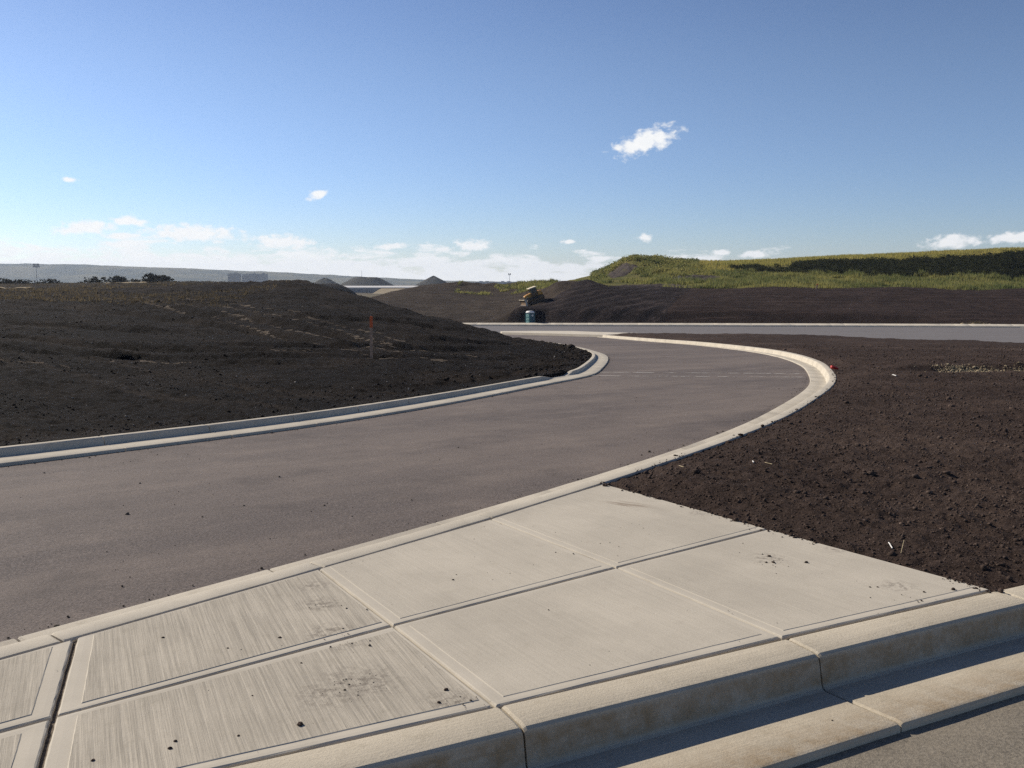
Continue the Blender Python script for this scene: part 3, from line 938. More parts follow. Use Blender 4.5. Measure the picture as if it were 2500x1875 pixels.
tag(old_o, 'older brown slope with thin grass left of the fresh fill', 'soil bank', kind='structure')
bank = sheet('terrain_bank', bx, by, bz - 0.008, M_berm, keep=okm & ~fresh_m & ~old_m)
tag(bank, 'long graded bank of brown soil behind the cross road', 'soil bank', kind='structure')

# ------------------------------------------------------------------ grassy hill on the right
HILL = [(71.7, 130, 0.52), (57.4, 130, 0.57), (43.0, 130, 0.69), (31.5, 130, 0.69), (20.1, 130, 0.8), (11.6, 132, 0.91), (8.0, 140, 0.99), (88.1, 160, 2.51),
 (70.5, 160, 2.72), (56.4, 160, 2.93), (42.3, 160, 3.14), (29.7, 150, 2.13), (23.1, 150, 1.99), (16.7, 152, 1.87), (12.7, 160, 1.74),
 (94.5, 172, 6.63), (79.4, 172, 5.96), (68.5, 173, 5.53), (59.1, 174, 5.4), (49.2, 172, 4.61), (41.0, 170, 4.13), (33.3, 168, 3.95),
 (26.5, 168, 4.39), (24.1, 172, 5.66), (21.2, 172, 5.28), (18.6, 170, 3.83), (15.2, 172, 2.5), (11.6, 175, 2.14), (126.3, 230, 8.43),
 (106.1, 230, 7.93), (91.0, 230, 7.63), (75.8, 230, 7.33), (54.4, 225, 6.03), (43.6, 220, 5.54), (34.0, 215, 5.27), (145.6, 265, 8.78),
 (87.4, 265, 7.39), (26.7, 190, 5.67), (22.0, 200, 3.18), (13.9, 210, 2.06)]
hill_f = RBF(HILL + [(100, 130, 0.6), (110, 165, 2.9), (112, 178, 7.0), (140, 240, 8.0), (-4, 160, -1.5), (-6, 200, -3), (60, 300, 5), (140, 320, 6), (10, 260, -2)])
def hill_z(x, y):
    z = hill_f(x, y)
    return z + 0.22 * fbm(x, y, 0.12, 4) + 0.10 * billow(x, y, 0.5, 2)
hx, hy = fan(0.03, 0.80, 330, 127.0, 300, 170)
hz = hill_z(hx, hy) - 1.2 * sstep(129.5, 127.5, hy) - 5.0 * sstep(250, 298, hy)
def hill_mat():
    m, n, b, p = principled('hill_turf', 1.0, 0.05)
    f = n.noise(p, 0.25, 5.0, 0.65)
    f2 = n.noise(p, 2.2, 5.0, 0.7)
    geo = n.n('ShaderNodeNewGeometry')
    sp = n.n('ShaderNodeSeparateXYZ')
    n.t.links.new(geo.outputs['True Normal'], sp.inputs[0])
    c = n.mix(n.ramp(f, 0.35, 0.65), (0.085, 0.088, 0.030), (0.17, 0.145, 0.052))
    c = n.mix(n.m('MULTIPLY', n.ramp(f2, 0.5, 0.7), 0.6), c, (0.045, 0.050, 0.02))
    steep = n.m('MULTIPLY', n.ramp(sp.outputs[2], 0.93, 0.82), 0.9)
    c = n.mix(steep, c, n.mix(n.ramp(f2, 0.4, 0.65), (0.055, 0.046, 0.040), (0.12, 0.098, 0.082)))
    n.put(b.inputs['Base Color'], c)
    bump(n, b, f2, 0.8, 0.2)
    return m
M_hill = hill_mat()
hill = sheet('hill', hx, hy, hz, M_hill)
tag(hill, 'low grassy hill with steep weedy bank behind the bare soil', 'hill', kind='structure')

# ------------------------------------------------------------------ vegetation as masses
def leafmat(name, a, b_, c_=None, scale=0.35):
    m, n, b, p = principled(name, 0.85, 0.15)
    f = n.noise(p, scale, 4.0, 0.6)
    f2 = n.noise(p, 3.0, 3.0, 0.7)
    c = n.mix(n.ramp(f, 0.35, 0.65), a, b_)
    if c_ is not None:
        c = n.mix(n.ramp(f2, 0.52, 0.72), c, c_)
    n.put(b.inputs['Base Color'], c)
    tr = n.n('ShaderNodeBsdfTranslucent')
    n.put(tr.inputs[0], c)
    mx_ = n.n('ShaderNodeMixShader')
    mx_.inputs[0].default_value = 0.48
    n.t.links.new(b.outputs[0], mx_.inputs[1])
    n.t.links.new(tr.outputs[0], mx_.inputs[2])
    out = [q for q in n.t.nodes if q.type == 'OUTPUT_MATERIAL'][0]
    n.t.links.new(mx_.outputs[0], out.inputs[0])
    return m
M_field = leafmat('ripe_grass', (0.32, 0.29, 0.080), (0.43, 0.355, 0.11), (0.23, 0.23, 0.065), 0.12)
M_weed = leafmat('weeds', (0.125, 0.150, 0.050), (0.30, 0.28, 0.090), (0.38, 0.30, 0.14), 0.14)
M_scrub = leafmat('dark_scrub', (0.022, 0.028, 0.013), (0.040, 0.044, 0.020), (0.060, 0.058, 0.026), 0.3)
M_drygrass = leafmat('dry_grass', (0.085, 0.066, 0.040), (0.155, 0.122, 0.075), (0.07, 0.06, 0.036), 0.1)
M_bush = leafmat('bush_leaf', (0.016, 0.017, 0.012), (0.030, 0.028, 0.018), (0.040, 0.034, 0.022), 0.6)

def blades(x, y, z, h, w, nb, lean=0.35):
    """tufts of upright pointed blades"""
    n_ = len(x)
    X_ = np.repeat(x, nb); Y_ = np.repeat(y, nb); Z_ = np.repeat(z, nb)
    H_ = np.repeat(h, nb) * rng.uniform(0.55, 1.15, n_ * nb)
    W_ = np.repeat(w, nb) * rng.uniform(0.6, 1.2, n_ * nb)
    a = rng.uniform(0, 2 * np.pi, n_ * nb)
    off = rng.normal(0, 0.5, (n_ * nb, 2)) * np.repeat(w, nb)[:, None] * 2
    la = rng.uniform(0, 2 * np.pi, n_ * nb); ll = rng.uniform(0, lean, n_ * nb) * H_
    v = np.empty((n_ * nb, 3, 3))
    bx_, by_ = X_ + off[:, 0], Y_ + off[:, 1]
    v[:, 0] = np.column_stack([bx_ - np.cos(a) * W_ / 2, by_ - np.sin(a) * W_ / 2, Z_ - 0.08])
    v[:, 1] = np.column_stack([bx_ + np.cos(a) * W_ / 2, by_ + np.sin(a) * W_ / 2, Z_ - 0.08])
    v[:, 2] = np.column_stack([bx_ + np.cos(la) * ll, by_ + np.sin(la) * ll, Z_ + H_])
    return v.reshape(-1, 3), np.arange(n_ * nb * 3).reshape(-1, 3)

def leaves(x, y, z, size, k, spread):
    """clumps of small leaf quads round each centre"""
    n_ = len(x) * k
    c = np.repeat(np.column_stack([x, y, z]), k, 0)
    sp = np.repeat(spread, k)[:, None]
    c = c + rng.normal(0, 0.45, (n_, 3)) * sp * np.array([1, 1, 0.8])
    s_ = np.repeat(size, k)[:, None] * rng.uniform(0.5, 1.3, (n_, 1))
    d1 = rng.normal(0, 1, (n_, 3)); d1 /= np.linalg.norm(d1, axis=1)[:, None]
    d2 = np.cross(d1, rng.normal(0, 1, (n_, 3))); d2 /= np.linalg.norm(d2, axis=1)[:, None]
    v = np.stack([c - d1 * s_ * 0.5, c + d2 * s_ * 0.28, c + d1 * s_ * 0.5, c - d2 * s_ * 0.28], 1)
    return v.reshape(-1, 3), np.arange(n_ * 4).reshape(-1, 4)

def on_hill(n_, u0, u1, y0, y1):
    y = rng.uniform(y0, y1, n_)
    u = rng.uniform(u0, u1, n_)
    return u * y, y
def slope(x, y, f, e=0.8):
    return np.hypot((f(x + e, y) - f(x - e, y)), (f(x, y + e) - f(x, y - e))) / (2 * e)

BARE = [(0.115, 165.5, 0.020, 6.5), (0.20, 151.5, 0.034, 5.5), (0.145, 134.0, 0.060, 4.0)]
def bare(x, y):
    u = x / y
    r = np.full(np.shape(x), 9.0)
    for (bu, by_, du, dy_) in BARE:
        r = np.minimum(r, np.hypot((u - bu) / du, (y - by_) / dy_))
    return r + 0.35 * fbm(x, y, 0.3, 3)
bx2, by2 = fan(0.06, 0.25, 150, 129, 176, 110)
br = bare(bx2, by2)
tag(sheet('terrain_cut', bx2, by2, hill_z(bx2, by2) + 0.14 + 0.25 * billow(bx2, by2, 0.7, 2) - 0.5 * sstep(0.8, 1.1, br), M_cut, keep=br < 1.05), 'bare grey brown soil cut into the end of the hill', 'soil', kind='structure')

# ripe field on top
x, y = on_hill(52000, 0.13, 0.72, 164, 250)
z = hill_z(x, y); sl = slope(x, y, hill_f)
k = (sl < 0.20) & (z > 2.6) & (y > 163) & ((y > 173.5 + 3.0 * fbm(x, y, 0.2, 3)) | (x / y < 0.25 + 0.06 * fbm(x, y, 0.2, 2)))
x, y, z = x[k], y[k], z[k]
v, f = blades(x, y, z, rng.uniform(0.25, 0.6, len(x)), np.full(len(x), 0.16), 3)
tag(tri_mesh('grass', v, f, M_field), 'ripe yellow green grass covering the hill top', 'grass')
# weedy apron below
x, y = on_hill(46000, 0.07, 0.70, 129.5, 163)
z = hill_z(x, y); sl = slope(x, y, hill_f)
dens = fbm(x, y, 0.10, 3)
k = (bare(x, y) > 1.0) & ((y < 160 + 5.0 * fbm(x, y, 0.16, 3)) | (x / y < 0.24 + 0.05 * fbm(x, y, 0.2, 2))) & (sl < 0.30) & (dens > -0.45 + 0.5 * (x < 26)) & (rng.uniform(0, 1, len(x)) < sstep(128.5, 132, y))
x, y, z = x[k], y[k], z[k]
tall = 0.35 + 0.55 * sstep(0.0, 0.5, fbm(x, y, 0.35, 2) + 0.2)
v, f = blades(x, y, z, tall * rng.uniform(0.6, 1.2, len(x)), np.full(len(x), 0.17), 4, 0.5)
tag(tri_mesh('weeds', v, f, M_weed), 'tall green and yellow weeds along the foot of the hill', 'weeds')
# scrub on the steep bank
x, y = on_hill(30000, 0.16, 0.72, 157, 175)
z = hill_z(x, y); sl = slope(x, y, hill_f)
k = (sl > 0.10) & (y > 159 + 5.0 * fbm(x, y, 0.16, 3)) & (y < 173.5 + 3.0 * fbm(x, y, 0.2, 3)) & (x / y > 0.228 - 0.05 * fbm(x, y, 0.2, 2)) & (fbm(x, y, 0.15, 3) > 0.25 - 1.1 * sstep(0.22, 0.42, x / y))
x, y, z = x[k], y[k], z[k]
hb = rng.uniform(0.0, 1.0, len(x))**1.3 * (0.45 + 0.8 * np.abs(fbm(x, y, 0.22, 2)))
v, f = leaves(x, y, z + hb, np.full(len(x), 0.30), 6, np.full(len(x), 0.36))
tag(tri_mesh('undergrowth', v, f, M_scrub), 'dense dark scrub growing on the steep hill bank', 'scrub')
# brush on the knoll
x, y = on_hill(6500, 0.085, 0.20, 160, 184)
z = hill_z(x, y); sl = slope(x, y, hill_f)
k = (fbm(x, y, 0.25, 3) > -0.15) & (z > 1.0) & (bare(x, y) > 1.0)
x, y, z = x[k], y[k], z[k]
v, f = leaves(x, y, z + rng.uniform(0.0, 0.7, len(x)), np.full(len(x), 0.30), 5, np.full(len(x), 0.4))
tag(tri_mesh('shrubbery', v, f, M_weed), 'low green brush over the rounded knoll at the hill end', 'brush')
# thin grass on the back slope and on the plateau
x = rng.uniform(-9, 8, 2600); y = rng.uniform(146, 162, 2600)
k = (fbm(x, y, 0.12, 3) > 0.05)
x, y = x[k], y[k]
v, f = blades(x, y, berm_z(x, y), rng.uniform(0.2, 0.5, len(x)), np.full(len(x), 0.16), 4)
tag(tri_mesh('grass', v, f, M_weed), 'sparse green grass below the ragged spoil ridge', 'grass')
y = rng.uniform(44, 250, 26000)**1.0; x = rng.uniform(-0.62, -0.12, 26000) * y
k = (poly_sd(x, y, mound_poly) > 3) & (fbm(x, y, 0.045, 3) > -0.12) & (y > 40 + 26 * sstep(-0.35, -0.2, x / y))
x, y = x[k], y[k]
v, f = blades(x, y, mound_z(x, y), rng.uniform(0.05, 0.20, len(x)), np.full(len(x), 0.09), 4, 1.0)
tag(tri_mesh('grass', v, f, M_drygrass), 'thin dry grass on the flat ground beyond the mound', 'grass')

# ------------------------------------------------------------------ soil clods and stones
ico = bmesh.new()
bmesh.ops.create_icosphere(ico, subdivisions=1, radius=1.0)
ICO_V = np.array([v.co[:] for v in ico.verts]); ICO_F = np.array([[v.index for v in f.verts] for f in ico.faces])
ico.free()
def lumps(name, x, y, z, r, mat, label, cat, sink=0.35, flat=0.75):
    n_ = len(x)
    nv = len(ICO_V)
    sc = rng.uniform(0.6, 1.25, (n_, 1, 3)) * r[:, None, None] * np.array([1, 1, flat])
    jit = 1 + rng.uniform(-0.28, 0.28, (n_, nv, 1))
    v = ICO_V[None] * jit * sc
    a = rng.uniform(0, 2 * np.pi, n_)
    ca, sa = np.cos(a)[:, None], np.sin(a)[:, None]
    vx = v[..., 0] * ca - v[..., 1] * sa; vy = v[..., 0] * sa + v[..., 1] * ca
    v = np.stack([vx + x[:, None], vy + y[:, None], v[..., 2] + (z + r * flat * (1 - 2 * sink))[:, None]], -1)
    f = (ICO_F[None] + (np.arange(n_) * nv)[:, None, None]).reshape(-1, 3)
    o = tri_mesh(name, v.reshape(-1, 3), f, mat)
    return tag(o, label, cat)

y = np.exp(rng.uniform(math.log(4.6), math.log(40), 70000)); x = rng.uniform(0.02, 0.62, 70000) * y
sd = poly_sd(x, y, soil_poly)
k = sd > 0.03
x, y, sd = x[k], y[k], sd[k]
r_ = 0.0034 * np.sqrt(y / 4) * np.exp(rng.normal(0, 0.55, len(x)))
lumps('soil_crumbs', x, y, soil_z(x, y, sd), r_, M_clod, 'fine crumbs and clods of dark soil over the topsoil', 'soil')
x = np.array([2.6, 3.05, 1.9, 1.75, 3.4, 2.2, 4.1, 3.0, 5.2, 4.4, 2.9, 6.1]); y = np.array([7.3, 6.75, 7.1, 7.25, 5.9, 7.9, 6.5, 9.8, 8.8, 8.0, 6.2, 11.5])
y = np.exp(rng.uniform(math.log(9), math.log(60), 12000)); x = rng.uniform(-0.62, 0.1, 12000) * y
sd = poly_sd(x, y, mound_poly)
k = (sd > 0.05) & (fbm(x, y, 0.3, 2) > -0.1)
x, y, sd = x[k], y[k], sd[k]
r_ = 0.0085 * np.sqrt(y / 10) * np.exp(np.clip(rng.normal(0, 0.5, len(x)), -1.5, 0.95))
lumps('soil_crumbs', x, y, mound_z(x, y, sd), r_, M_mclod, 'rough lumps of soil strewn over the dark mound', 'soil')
# heavier clods along the back of the inner kerb
t = rng.uniform(0, 1, 900)
ii = (np.searchsorted(np.arange(len(left_line)), 40) + t * (len(left_line) * 0.62)).astype(int)
nl_ = offset_line(left_line, 1.0) - left_line
off = np.abs(rng.normal(0.25, 0.55, 900)) + 0.04
x = left_line[ii, 0] + nl_[ii, 0] * off; y = left_line[ii, 1] + nl_[ii, 1] * off
k = (fbm(x, y, 0.35, 2) > 0.0) | (y > 22)
x, y, off = x[k], y[k], off[k]
r_ = 0.022 * np.exp(rng.normal(0, 0.5, len(x))) * (0.6 + 0.8 * (y > 18))
lumps('soil_clods', x, y, mound_z(x, y), r_, M_mclod, 'heap of dark clods along the top of the inner kerb', 'soil')
# soil washed over the concrete edges
xs_, ys_ = [], []
edge_pts = np.array([(0.73 + (2.52 - 0.73) * t_, 7.31 + (4.69 - 7.31) * t_) for t_ in np.linspace(0, 1, 200)])
for q_, n_ in ((edge_pts, 900), (right_line[i0:i0 + 160], 700), (near_line[int(len(near_line) * 0.43):], 300)):
    ii = rng.integers(0, len(q_), n_)
    xs_.append(q_[ii, 0] + rng.normal(0, 0.035, n_)); ys_.append(q_[ii, 1] + rng.normal(0, 0.035, n_))
x = np.concatenate(xs_); y = np.concatenate(ys_)
sd = poly_sd(x, y, soil_poly)
k = (sd < 0.01) & (sd > -0.10) & (fbm(x, y, 1.6, 2) > -0.08)
x, y, sd = x[k], y[k], sd[k]
lumps('soil_crumbs', x, y, G(y) + 0.001, 0.0042 * np.exp(rng.normal(0, 0.6, len(x))) * (1 + 5 * np.clip(sd + 0.06, 0, 0.1)), M_clod, 'thin spill of dark soil along the sidewalk and kerb edges', 'soil', 0.35)
# pale stones
y = np.exp(rng.uniform(math.log(9.5), math.log(55), 230)); x = rng.uniform(-0.6, 0.08, 230) * y
sd = poly_sd(x, y, mound_poly); k = sd > 0.15
x, y, sd = x[k], y[k], sd[k]
lumps('pebbles', x, y, mound_z(x, y, sd), 0.008 * np.sqrt(y / 9) * np.exp(np.clip(rng.normal(0, 0.5, len(x)), -1.5, 0.7)), M_stone, 'scattered pale pebbles on the dark mound', 'pebbles', 0.2)
# sandy strip across the topsoil
NT_ = 20000
t = rng.uniform(0.0, 1, NT_)
x = 9.4 + t * (TAN[-1, 0] + 2 - 9.4); y = np.interp(x, TAN[:, 0], TAN[:, 1]) + rng.normal(-0.06, 0.14, NT_) + 0.1 * np.sin(x * 2.0)
k = rng.uniform(0, 1, NT_) < (0.05 + 0.95 * sstep(9.8, 10.6, x)) * (0.45 + 0.9 * (perlin(x * 0.9, y * 0 + 2.2)))
x, y = x[k], y[k]
lumps('dirt_strip', x, y, soil_z(x, y), 0.0075 * np.exp(rng.normal(0, 0.6, len(x))), M_tan, 'strip of sandy tan subsoil crossing the topsoil', 'soil', 0.2, 0.6)

# crawler cleat prints: rows of low ridges
def cleats(rows, zf, label):
    V, F_ = [], []
    for (ax, ay, bx_, by_, half, step, h) in rows:
        L = math.hypot(bx_ - ax, by_ - ay)
        dx, dy = (bx_ - ax) / L, (by_ - ay) / L
        n_ = int(L / step)
        for i in range(n_):
            if random.random() < 0.35: continue
            t_ = i * step + random.uniform(-0.04, 0.04)
            cx = ax + dx * t_; cy = ay + dy * t_ + 0.25 * math.sin(t_ * 0.3)
            hf = half * random.uniform(0.3, 0.85)
            o_ = random.uniform(-0.1, 0.1)
            ex, ey = 0.92, -0.39
            p = [(cx + ex * (o_ - hf), cy + ey * (o_ - hf)), (cx + ex * o_, cy + ey * o_), (cx + ex * (o_ + hf), cy + ey * (o_ + hf))]
            zz = zf(np.array([q[0] for q in p]), np.array([q[1] for q in p]))
            b0 = len(V)
            for q, z_ in zip(p, zz):
                wd2 = 0.016 * random.uniform(0.7, 1.2)
                V += [(q[0] + ey * wd2, q[1] - ex * wd2, z_ - 0.03), (q[0], q[1], z_ + h * random.uniform(0.4, 0.9)), (q[0] - ey * wd2, q[1] + ex * wd2, z_ - 0.03)]
            for s_ in range(2):
                a_ = b0 + 3 * s_
                F_ += [(a_, a_ + 1, a_ + 4, a_ + 3), (a_ + 1, a_ + 2, a_ + 5, a_ + 4)]
    o = tri_mesh('soil_ridges', np.array(V), np.array(F_), M_dust)
    tag(o, label, 'soil')
TRACK_A = [(-22.6, 52.0), (-15.0, 42.0), (-9.2, 34.0), (-4.3, 27.5), (-2.5, 24.8)]
TRACK_B = [(-17.0, 50.0), (-9.5, 39.0), (-5.2, 33.5), (-3.4, 31.0), (-1.8, 29.0)]
rows = []
for T_ in (TRACK_A, TRACK_B):
    for a_, b_ in zip(T_[:-1], T_[1:]):
        for o_ in (-0.75, 0.75):
            rows.append((a_[0] + o_, a_[1], b_[0] + o_, b_[1], 0.24, 0.20, 0.030))
rows += [(-10.6, 18.5, -9.0, 18.9, 0.24, 0.20, 0.035), (-8.1, 25.0, -5.6, 26.2, 0.22, 0.17, 0.025), (-4.8, 25.0, -3.0, 25.2, 0.24, 0.16, 0.025), (-9.0, 20.6, -7.0, 21.2, 0.22, 0.22, 0.03)]
cleats(rows, mound_z, 'pale crawler track prints across the dark mound')

# ------------------------------------------------------------------ small litter
MISC = {'chalk': [[(1.06, 23.69), (7.54, 23.52)], [(0.99, 22.27), (7.11, 22.19)]],
 'clods': [(0.24, 5.57), (0.26, 5.36), (1.51, 5.28), (1.5, 5.16), (1.69, 5.16), (1.46, 5.16), (2.31, 4.69), (2.07, 4.52), (1.89, 4.73), (1.93, 4.73),
           (2.14, 4.65), (-0.77, 3.2), (-1.18, 3.08), (-1.18, 3.03), (-0.97, 3.12), (-1.05, 4.03), (-1.25, 3.91), (-1.58, 4.03), (-0.89, 3.75),
           (-0.26, 3.49), (-0.28, 3.38), (-0.66, 3.49), (-1.01, 3.44), (-1.41, 2.95)],
 'crumbs': [(-0.91, 4.45), (-0.79, 4.1), (-0.72, 3.98), (-0.6, 3.56), (-0.64, 3.48), (-0.21, 3.39), (1.53, 5.15), (2.01, 4.55), (1.22, 3.0),
            (1.28, 3.16), (0.85, 3.08), (-1.45, 5.04), (-1.33, 5.13), (-1.21, 5.21), (-1.08, 5.26)],
 'red': (7.78, 22.34),
 'rock': (0.74, 7.21),
 'straws': [[(2.33, 7.46), (2.45, 7.46), (2.49, 7.23)], [(2.3, 5.5), (2.29, 5.42)], [(2.08, 7.86), (2.06, 7.75)], [(2.16, 7.77), (2.2, 7.69)],
            [(1.46, 7.94), (1.48, 7.84)], [(8.04, 19.43), (8.07, 19.3)], [(2.3, 5.32), (2.35, 5.4)]],
 'tan': [(7.55, 20.78), (9.59, 21.69), (11.08, 22.01), (13.04, 22.34)]}
for i, (x, y) in enumerate(MISC['clods']):
    bm = bmesh.new()
    bmesh.ops.create_icosphere(bm, subdivisions=2, radius=1.0)
    r_ = [0.020, 0.006, 0.012, 0.013, 0.013, 0.009, 0.014, 0.007, 0.007, 0.007, 0.009, 0.015, 0.009, 0.010, 0.007, 0.009, 0.007, 0.008, 0.007, 0.012, 0.010, 0.007, 0.006, 0.009][i]
    if i == 0: x, y = MISC['rock']; r_ = 0.028
    r_ *= 0.78
    for v in bm.verts:
        nn = perlin(np.array([v.co.x * 1.3 + i * 7.7]), np.array([v.co.y * 1.3 + v.co.z]))[0]
        v.co = Vector((v.co.x * 1.1, v.co.y * 0.9, v.co.z * 0.72)) * r_ * (1 + 0.55 * nn)
    o = bm_obj('dirt_clod', bm, M_clod)
    o.location = (x, y, float(G(y)) + r_ * 0.42)
    o.rotation_euler = (0, 0, i * 1.7)
    if i == 0:
        tag(o, 'largest dark clod at the far corner of the sidewalk', 'clod')
    elif i == 6:
        tag(o, 'rounded clod near the kerb end of the sidewalk', 'clod')
    else:
        tag(o, 'small crumb of dark dirt lying on the sidewalk slabs', 'clod', 'dirt crumbs on the sidewalk')

X_, Y_, Rr = [], [], []
for i, (x, y) in enumerate(MISC['crumbs']):
    n_ = 20 if i < 7 else 14
    if i >= 11: n_ = 60
    sp = 0.045 if i < 11 else 0.07
    X_ += list(x + rng.normal(0, sp * 1.5, n_)); Y_ += list(y + rng.normal(0, sp * (1.0 if i < 11 else 0.7), n_)); Rr += list(0.0019 * np.exp(rng.normal(0, 0.6, n_)))
X_ += list(rng.uniform(-2.4, 2.2, 240)); Y_ += list(rng.uniform(2.6, 6.2, 240)); Rr += list(0.0016 * np.exp(rng.normal(0, 0.5, 240)))
X_, Y_, Rr = map(np.array, (X_, Y_, Rr))
walk_poly = NL + KL[::-1]
dk = poly_sd(X_, Y_, walk_poly)
rz = np.where(dk > 0, G(Y_) + 0.002, G(Y_) - 0.155)
dn = poly_sd(X_, Y_, [tuple(p) for p in near_line[::10]] + [tuple(p) for p in offset_line(near_line, -0.62)[::-10]])
rz = np.where(dn > 0, -0.136, rz)
k = (dk > 0.01) | (dk < -0.25)
lumps('dirt_crumbs', X_[k], Y_[k], rz[k], Rr[k], M_crumb, 'tiny crumbs of dried dirt over slabs and gutter', 'dirt', 0.3)
# gravel along the lips of the gutters
q = offset_line(right_line, 0.60)
ii = rng.integers(10, 260, 700)
x = q[ii, 0] + rng.normal(0, 0.05, 700) - 0.02; y = q[ii, 1] + rng.normal(0, 0.05, 700) + 0.03
q2 = offset_line(left_line, -0.585)
jj = rng.integers(10, 330, 1100)
x = np.concatenate([x, q2[jj, 0] + rng.normal(0.01, 0.035, 1100)]); y = np.concatenate([y, q2[jj, 1] + rng.normal(-0.03, 0.035, 1100)])
yr = np.exp(rng.uniform(math.log(4.5), math.log(30), 700)); xr = rng.uniform(-0.55, 0.35, 700) * yr
rp = [tuple(p) for p in offset_line(left_line, -0.6)[::12]] + [tuple(p) for p in offset_line(right_line, 0.62)[::-12]]
kk = poly_sd(xr, yr, rp) > 0.03
x = np.concatenate([x, xr[kk]]); y = np.concatenate([y, yr[kk]])
gl = np.min(np.hypot(x[:, None] - left_line[None, ::8, 0], y[:, None] - left_line[None, ::8, 1]), 1)
gr = np.min(np.hypot(x[:, None] - right_line[None, ::8, 0], y[:, None] - right_line[None, ::8, 1]), 1)
lumps('gravel', x, y, G(y) - 0.158 + 0.036 * gr / (gl + gr), np.concatenate([0.0036 * np.exp(rng.normal(0, 0.5, 1800)), 0.0026 * np.exp(rng.normal(0, 0.5, kk.sum())) * np.sqrt(yr[kk] / 5)]), M_crumb, 'loose grit along the gutter lips and on the asphalt', 'gravel', 0.2)

M_straw = plain('dry_straw', (0.52, 0.42, 0.24), 0.8, var=0.2, scale=20)
M_paper = plain('white_scrap', (0.75, 0.72, 0.66), 0.8, var=0.1, scale=20)
straw_lab = ['long bent straw lying on the open topsoil', 'short pale scrap in the topsoil near the sidewalk', 'tiny white scrap on the topsoil beside the kerb',
             'thin short straw beside the tiny white scrap', 'short stalk on topsoil by the sidewalk corner', 'pale stick on topsoil below the sandy strip', 'thin upright stalk by the short pale scrap']
for i, pts in enumerate(MISC['straws']):
    q = catmull(pts, 0.01) if len(pts) > 2 else np.linspace(pts[0], pts[1], 6)
    zz = soil_z(q[:, 0], q[:, 1])
    zz = np.maximum(zz, np.linspace(zz[0], zz[-1], len(zz))) + 0.008 + (np.linspace(0, 0.05, len(zz)) if i == 6 else 0)
    bm = bmesh.new()
    w_ = [0.006, 0.007, 0.010, 0.004, 0.005, 0.02, 0.003][i]
    step = max(1, len(q) // 14)
    idx = list(range(0, len(q) - 1, step)) + [len(q) - 1]
    for a_, b_ in zip(idx[:-1], idx[1:]):
        add_tube(bm, (q[a_][0], q[a_][1], zz[a_]), (q[b_][0], q[b_][1], zz[b_]), w_ / 2 if i != 0 else w_ * 0.6, None, 6)
    tag(bm_obj('straw', bm, M_paper if i in (1, 2, 5) else M_straw), straw_lab[i], 'straw')

# red plastic cap behind the kerb
M_red = plain('red_plastic', (0.55, 0.035, 0.03), 0.45, var=0.15)
rx, ry = MISC['red']
bm = bmesh.new()
bmesh.ops.create_uvsphere(bm, u_segments=16, v_segments=10, radius=0.09)
for v in bm.verts:
    nn = perlin(np.array([v.co.x * 14 + 3.3]), np.array([v.co.y * 14 + v.co.z * 9]))[0]
    v.co = Vector((v.co.x * 1.25, v.co.y * 0.7, v.co.z * 0.42)) * (1 + 1.1 * nn)
red = bm_obj('red_bag', bm, M_red, None, True)
red.location = (rx + 0.12, ry + 0.25, float(G(ry)) + 0.06)
red.rotation_euler = (0.2, 0.25, 0.5)
tag(red, 'small crumpled red plastic piece behind the curve kerb', 'litter')

# chalk lines across the road
M_chalk = bpy.data.materials.new('chalk')
M_chalk.use_nodes = True
nt = M_chalk.node_tree
nn_ = NT(nt)
b = nt.nodes['Principled BSDF']
b.inputs['Base Color'].default_value = (0.62, 0.58, 0.52, 1)
b.inputs['Roughness'].default_value = 1
p = nn_.n('ShaderNodeTexCoord').outputs['Object']
f = nn_.ramp(nn_.noise(p, 4.0, 4.0, 0.7), 0.42, 0.56)
nt.links.new(f, b.inputs['Alpha'])
for i, ln in enumerate(MISC['chalk']):
    (x0, y0), (x1, y1) = ln
    xs = np.linspace(x0, x1 - 0.02, 60); ys = np.linspace(y0, y1, 60) + 0.03 * fbm(xs, xs * 0, 0.8, 2)
    w_ = 0.045
    V = [(x, y_ - w_, float(G(y_ - w_)) - 0.147 + 0.036 * (x1 - x) / (x1 - x0)) for x, y_ in zip(xs, ys)] + [(x, y_ + w_, float(G(y_ + w_)) - 0.147 + 0.036 * (x1 - x) / (x1 - x0)) for x, y_ in zip(xs, ys)]
    F_ = [(j, j + 1, 61 + j, 60 + j) for j in range(59)]
    o = mesh_obj('road_marking', V, F_, M_chalk)
    tag(o, ['farther thin chalk line drawn across the curving road', 'nearer thin chalk line drawn across the curving road'][i], 'marking', kind='structure')

# ------------------------------------------------------------------ survey stake on the mound
M_wood = plain('weathered_lath', (0.58, 0.34, 0.21), 0.85, var=0.25, scale=18)
M_orange = plain('orange_spray', (0.85, 0.16, 0.045), 0.75, var=0.15, scale=12)
def stake(loc, h, rot, label, w=0.055):
    e = empty('survey_stake', loc, rot)
    tag(e, label, 'stake')
    bm = bmesh.new()
    add_prism(bm, [(-w / 2, 0.0), (0, -0.25), (w / 2, 0.0), (w / 2, h * 0.74), (-w / 2, h * 0.74)], -0.012, 0.012)
    bm_obj('lath', bm, M_wood, e)
    bm = bmesh.new()
    add_prism(bm, [(-w / 2 - 0.002, h * 0.74), (w / 2 + 0.002, h * 0.74), (w / 2 + 0.002, h - 0.01), (w / 2 - 0.01, h), (-w / 2 + 0.012, h), (-w / 2 - 0.002, h - 0.012)], -0.014, 0.014)
    bm_obj('painted_tip', bm, M_orange, e)
    return e
stx, sty = MOUND[29][0], MOUND[29][1]
stx = -3.97
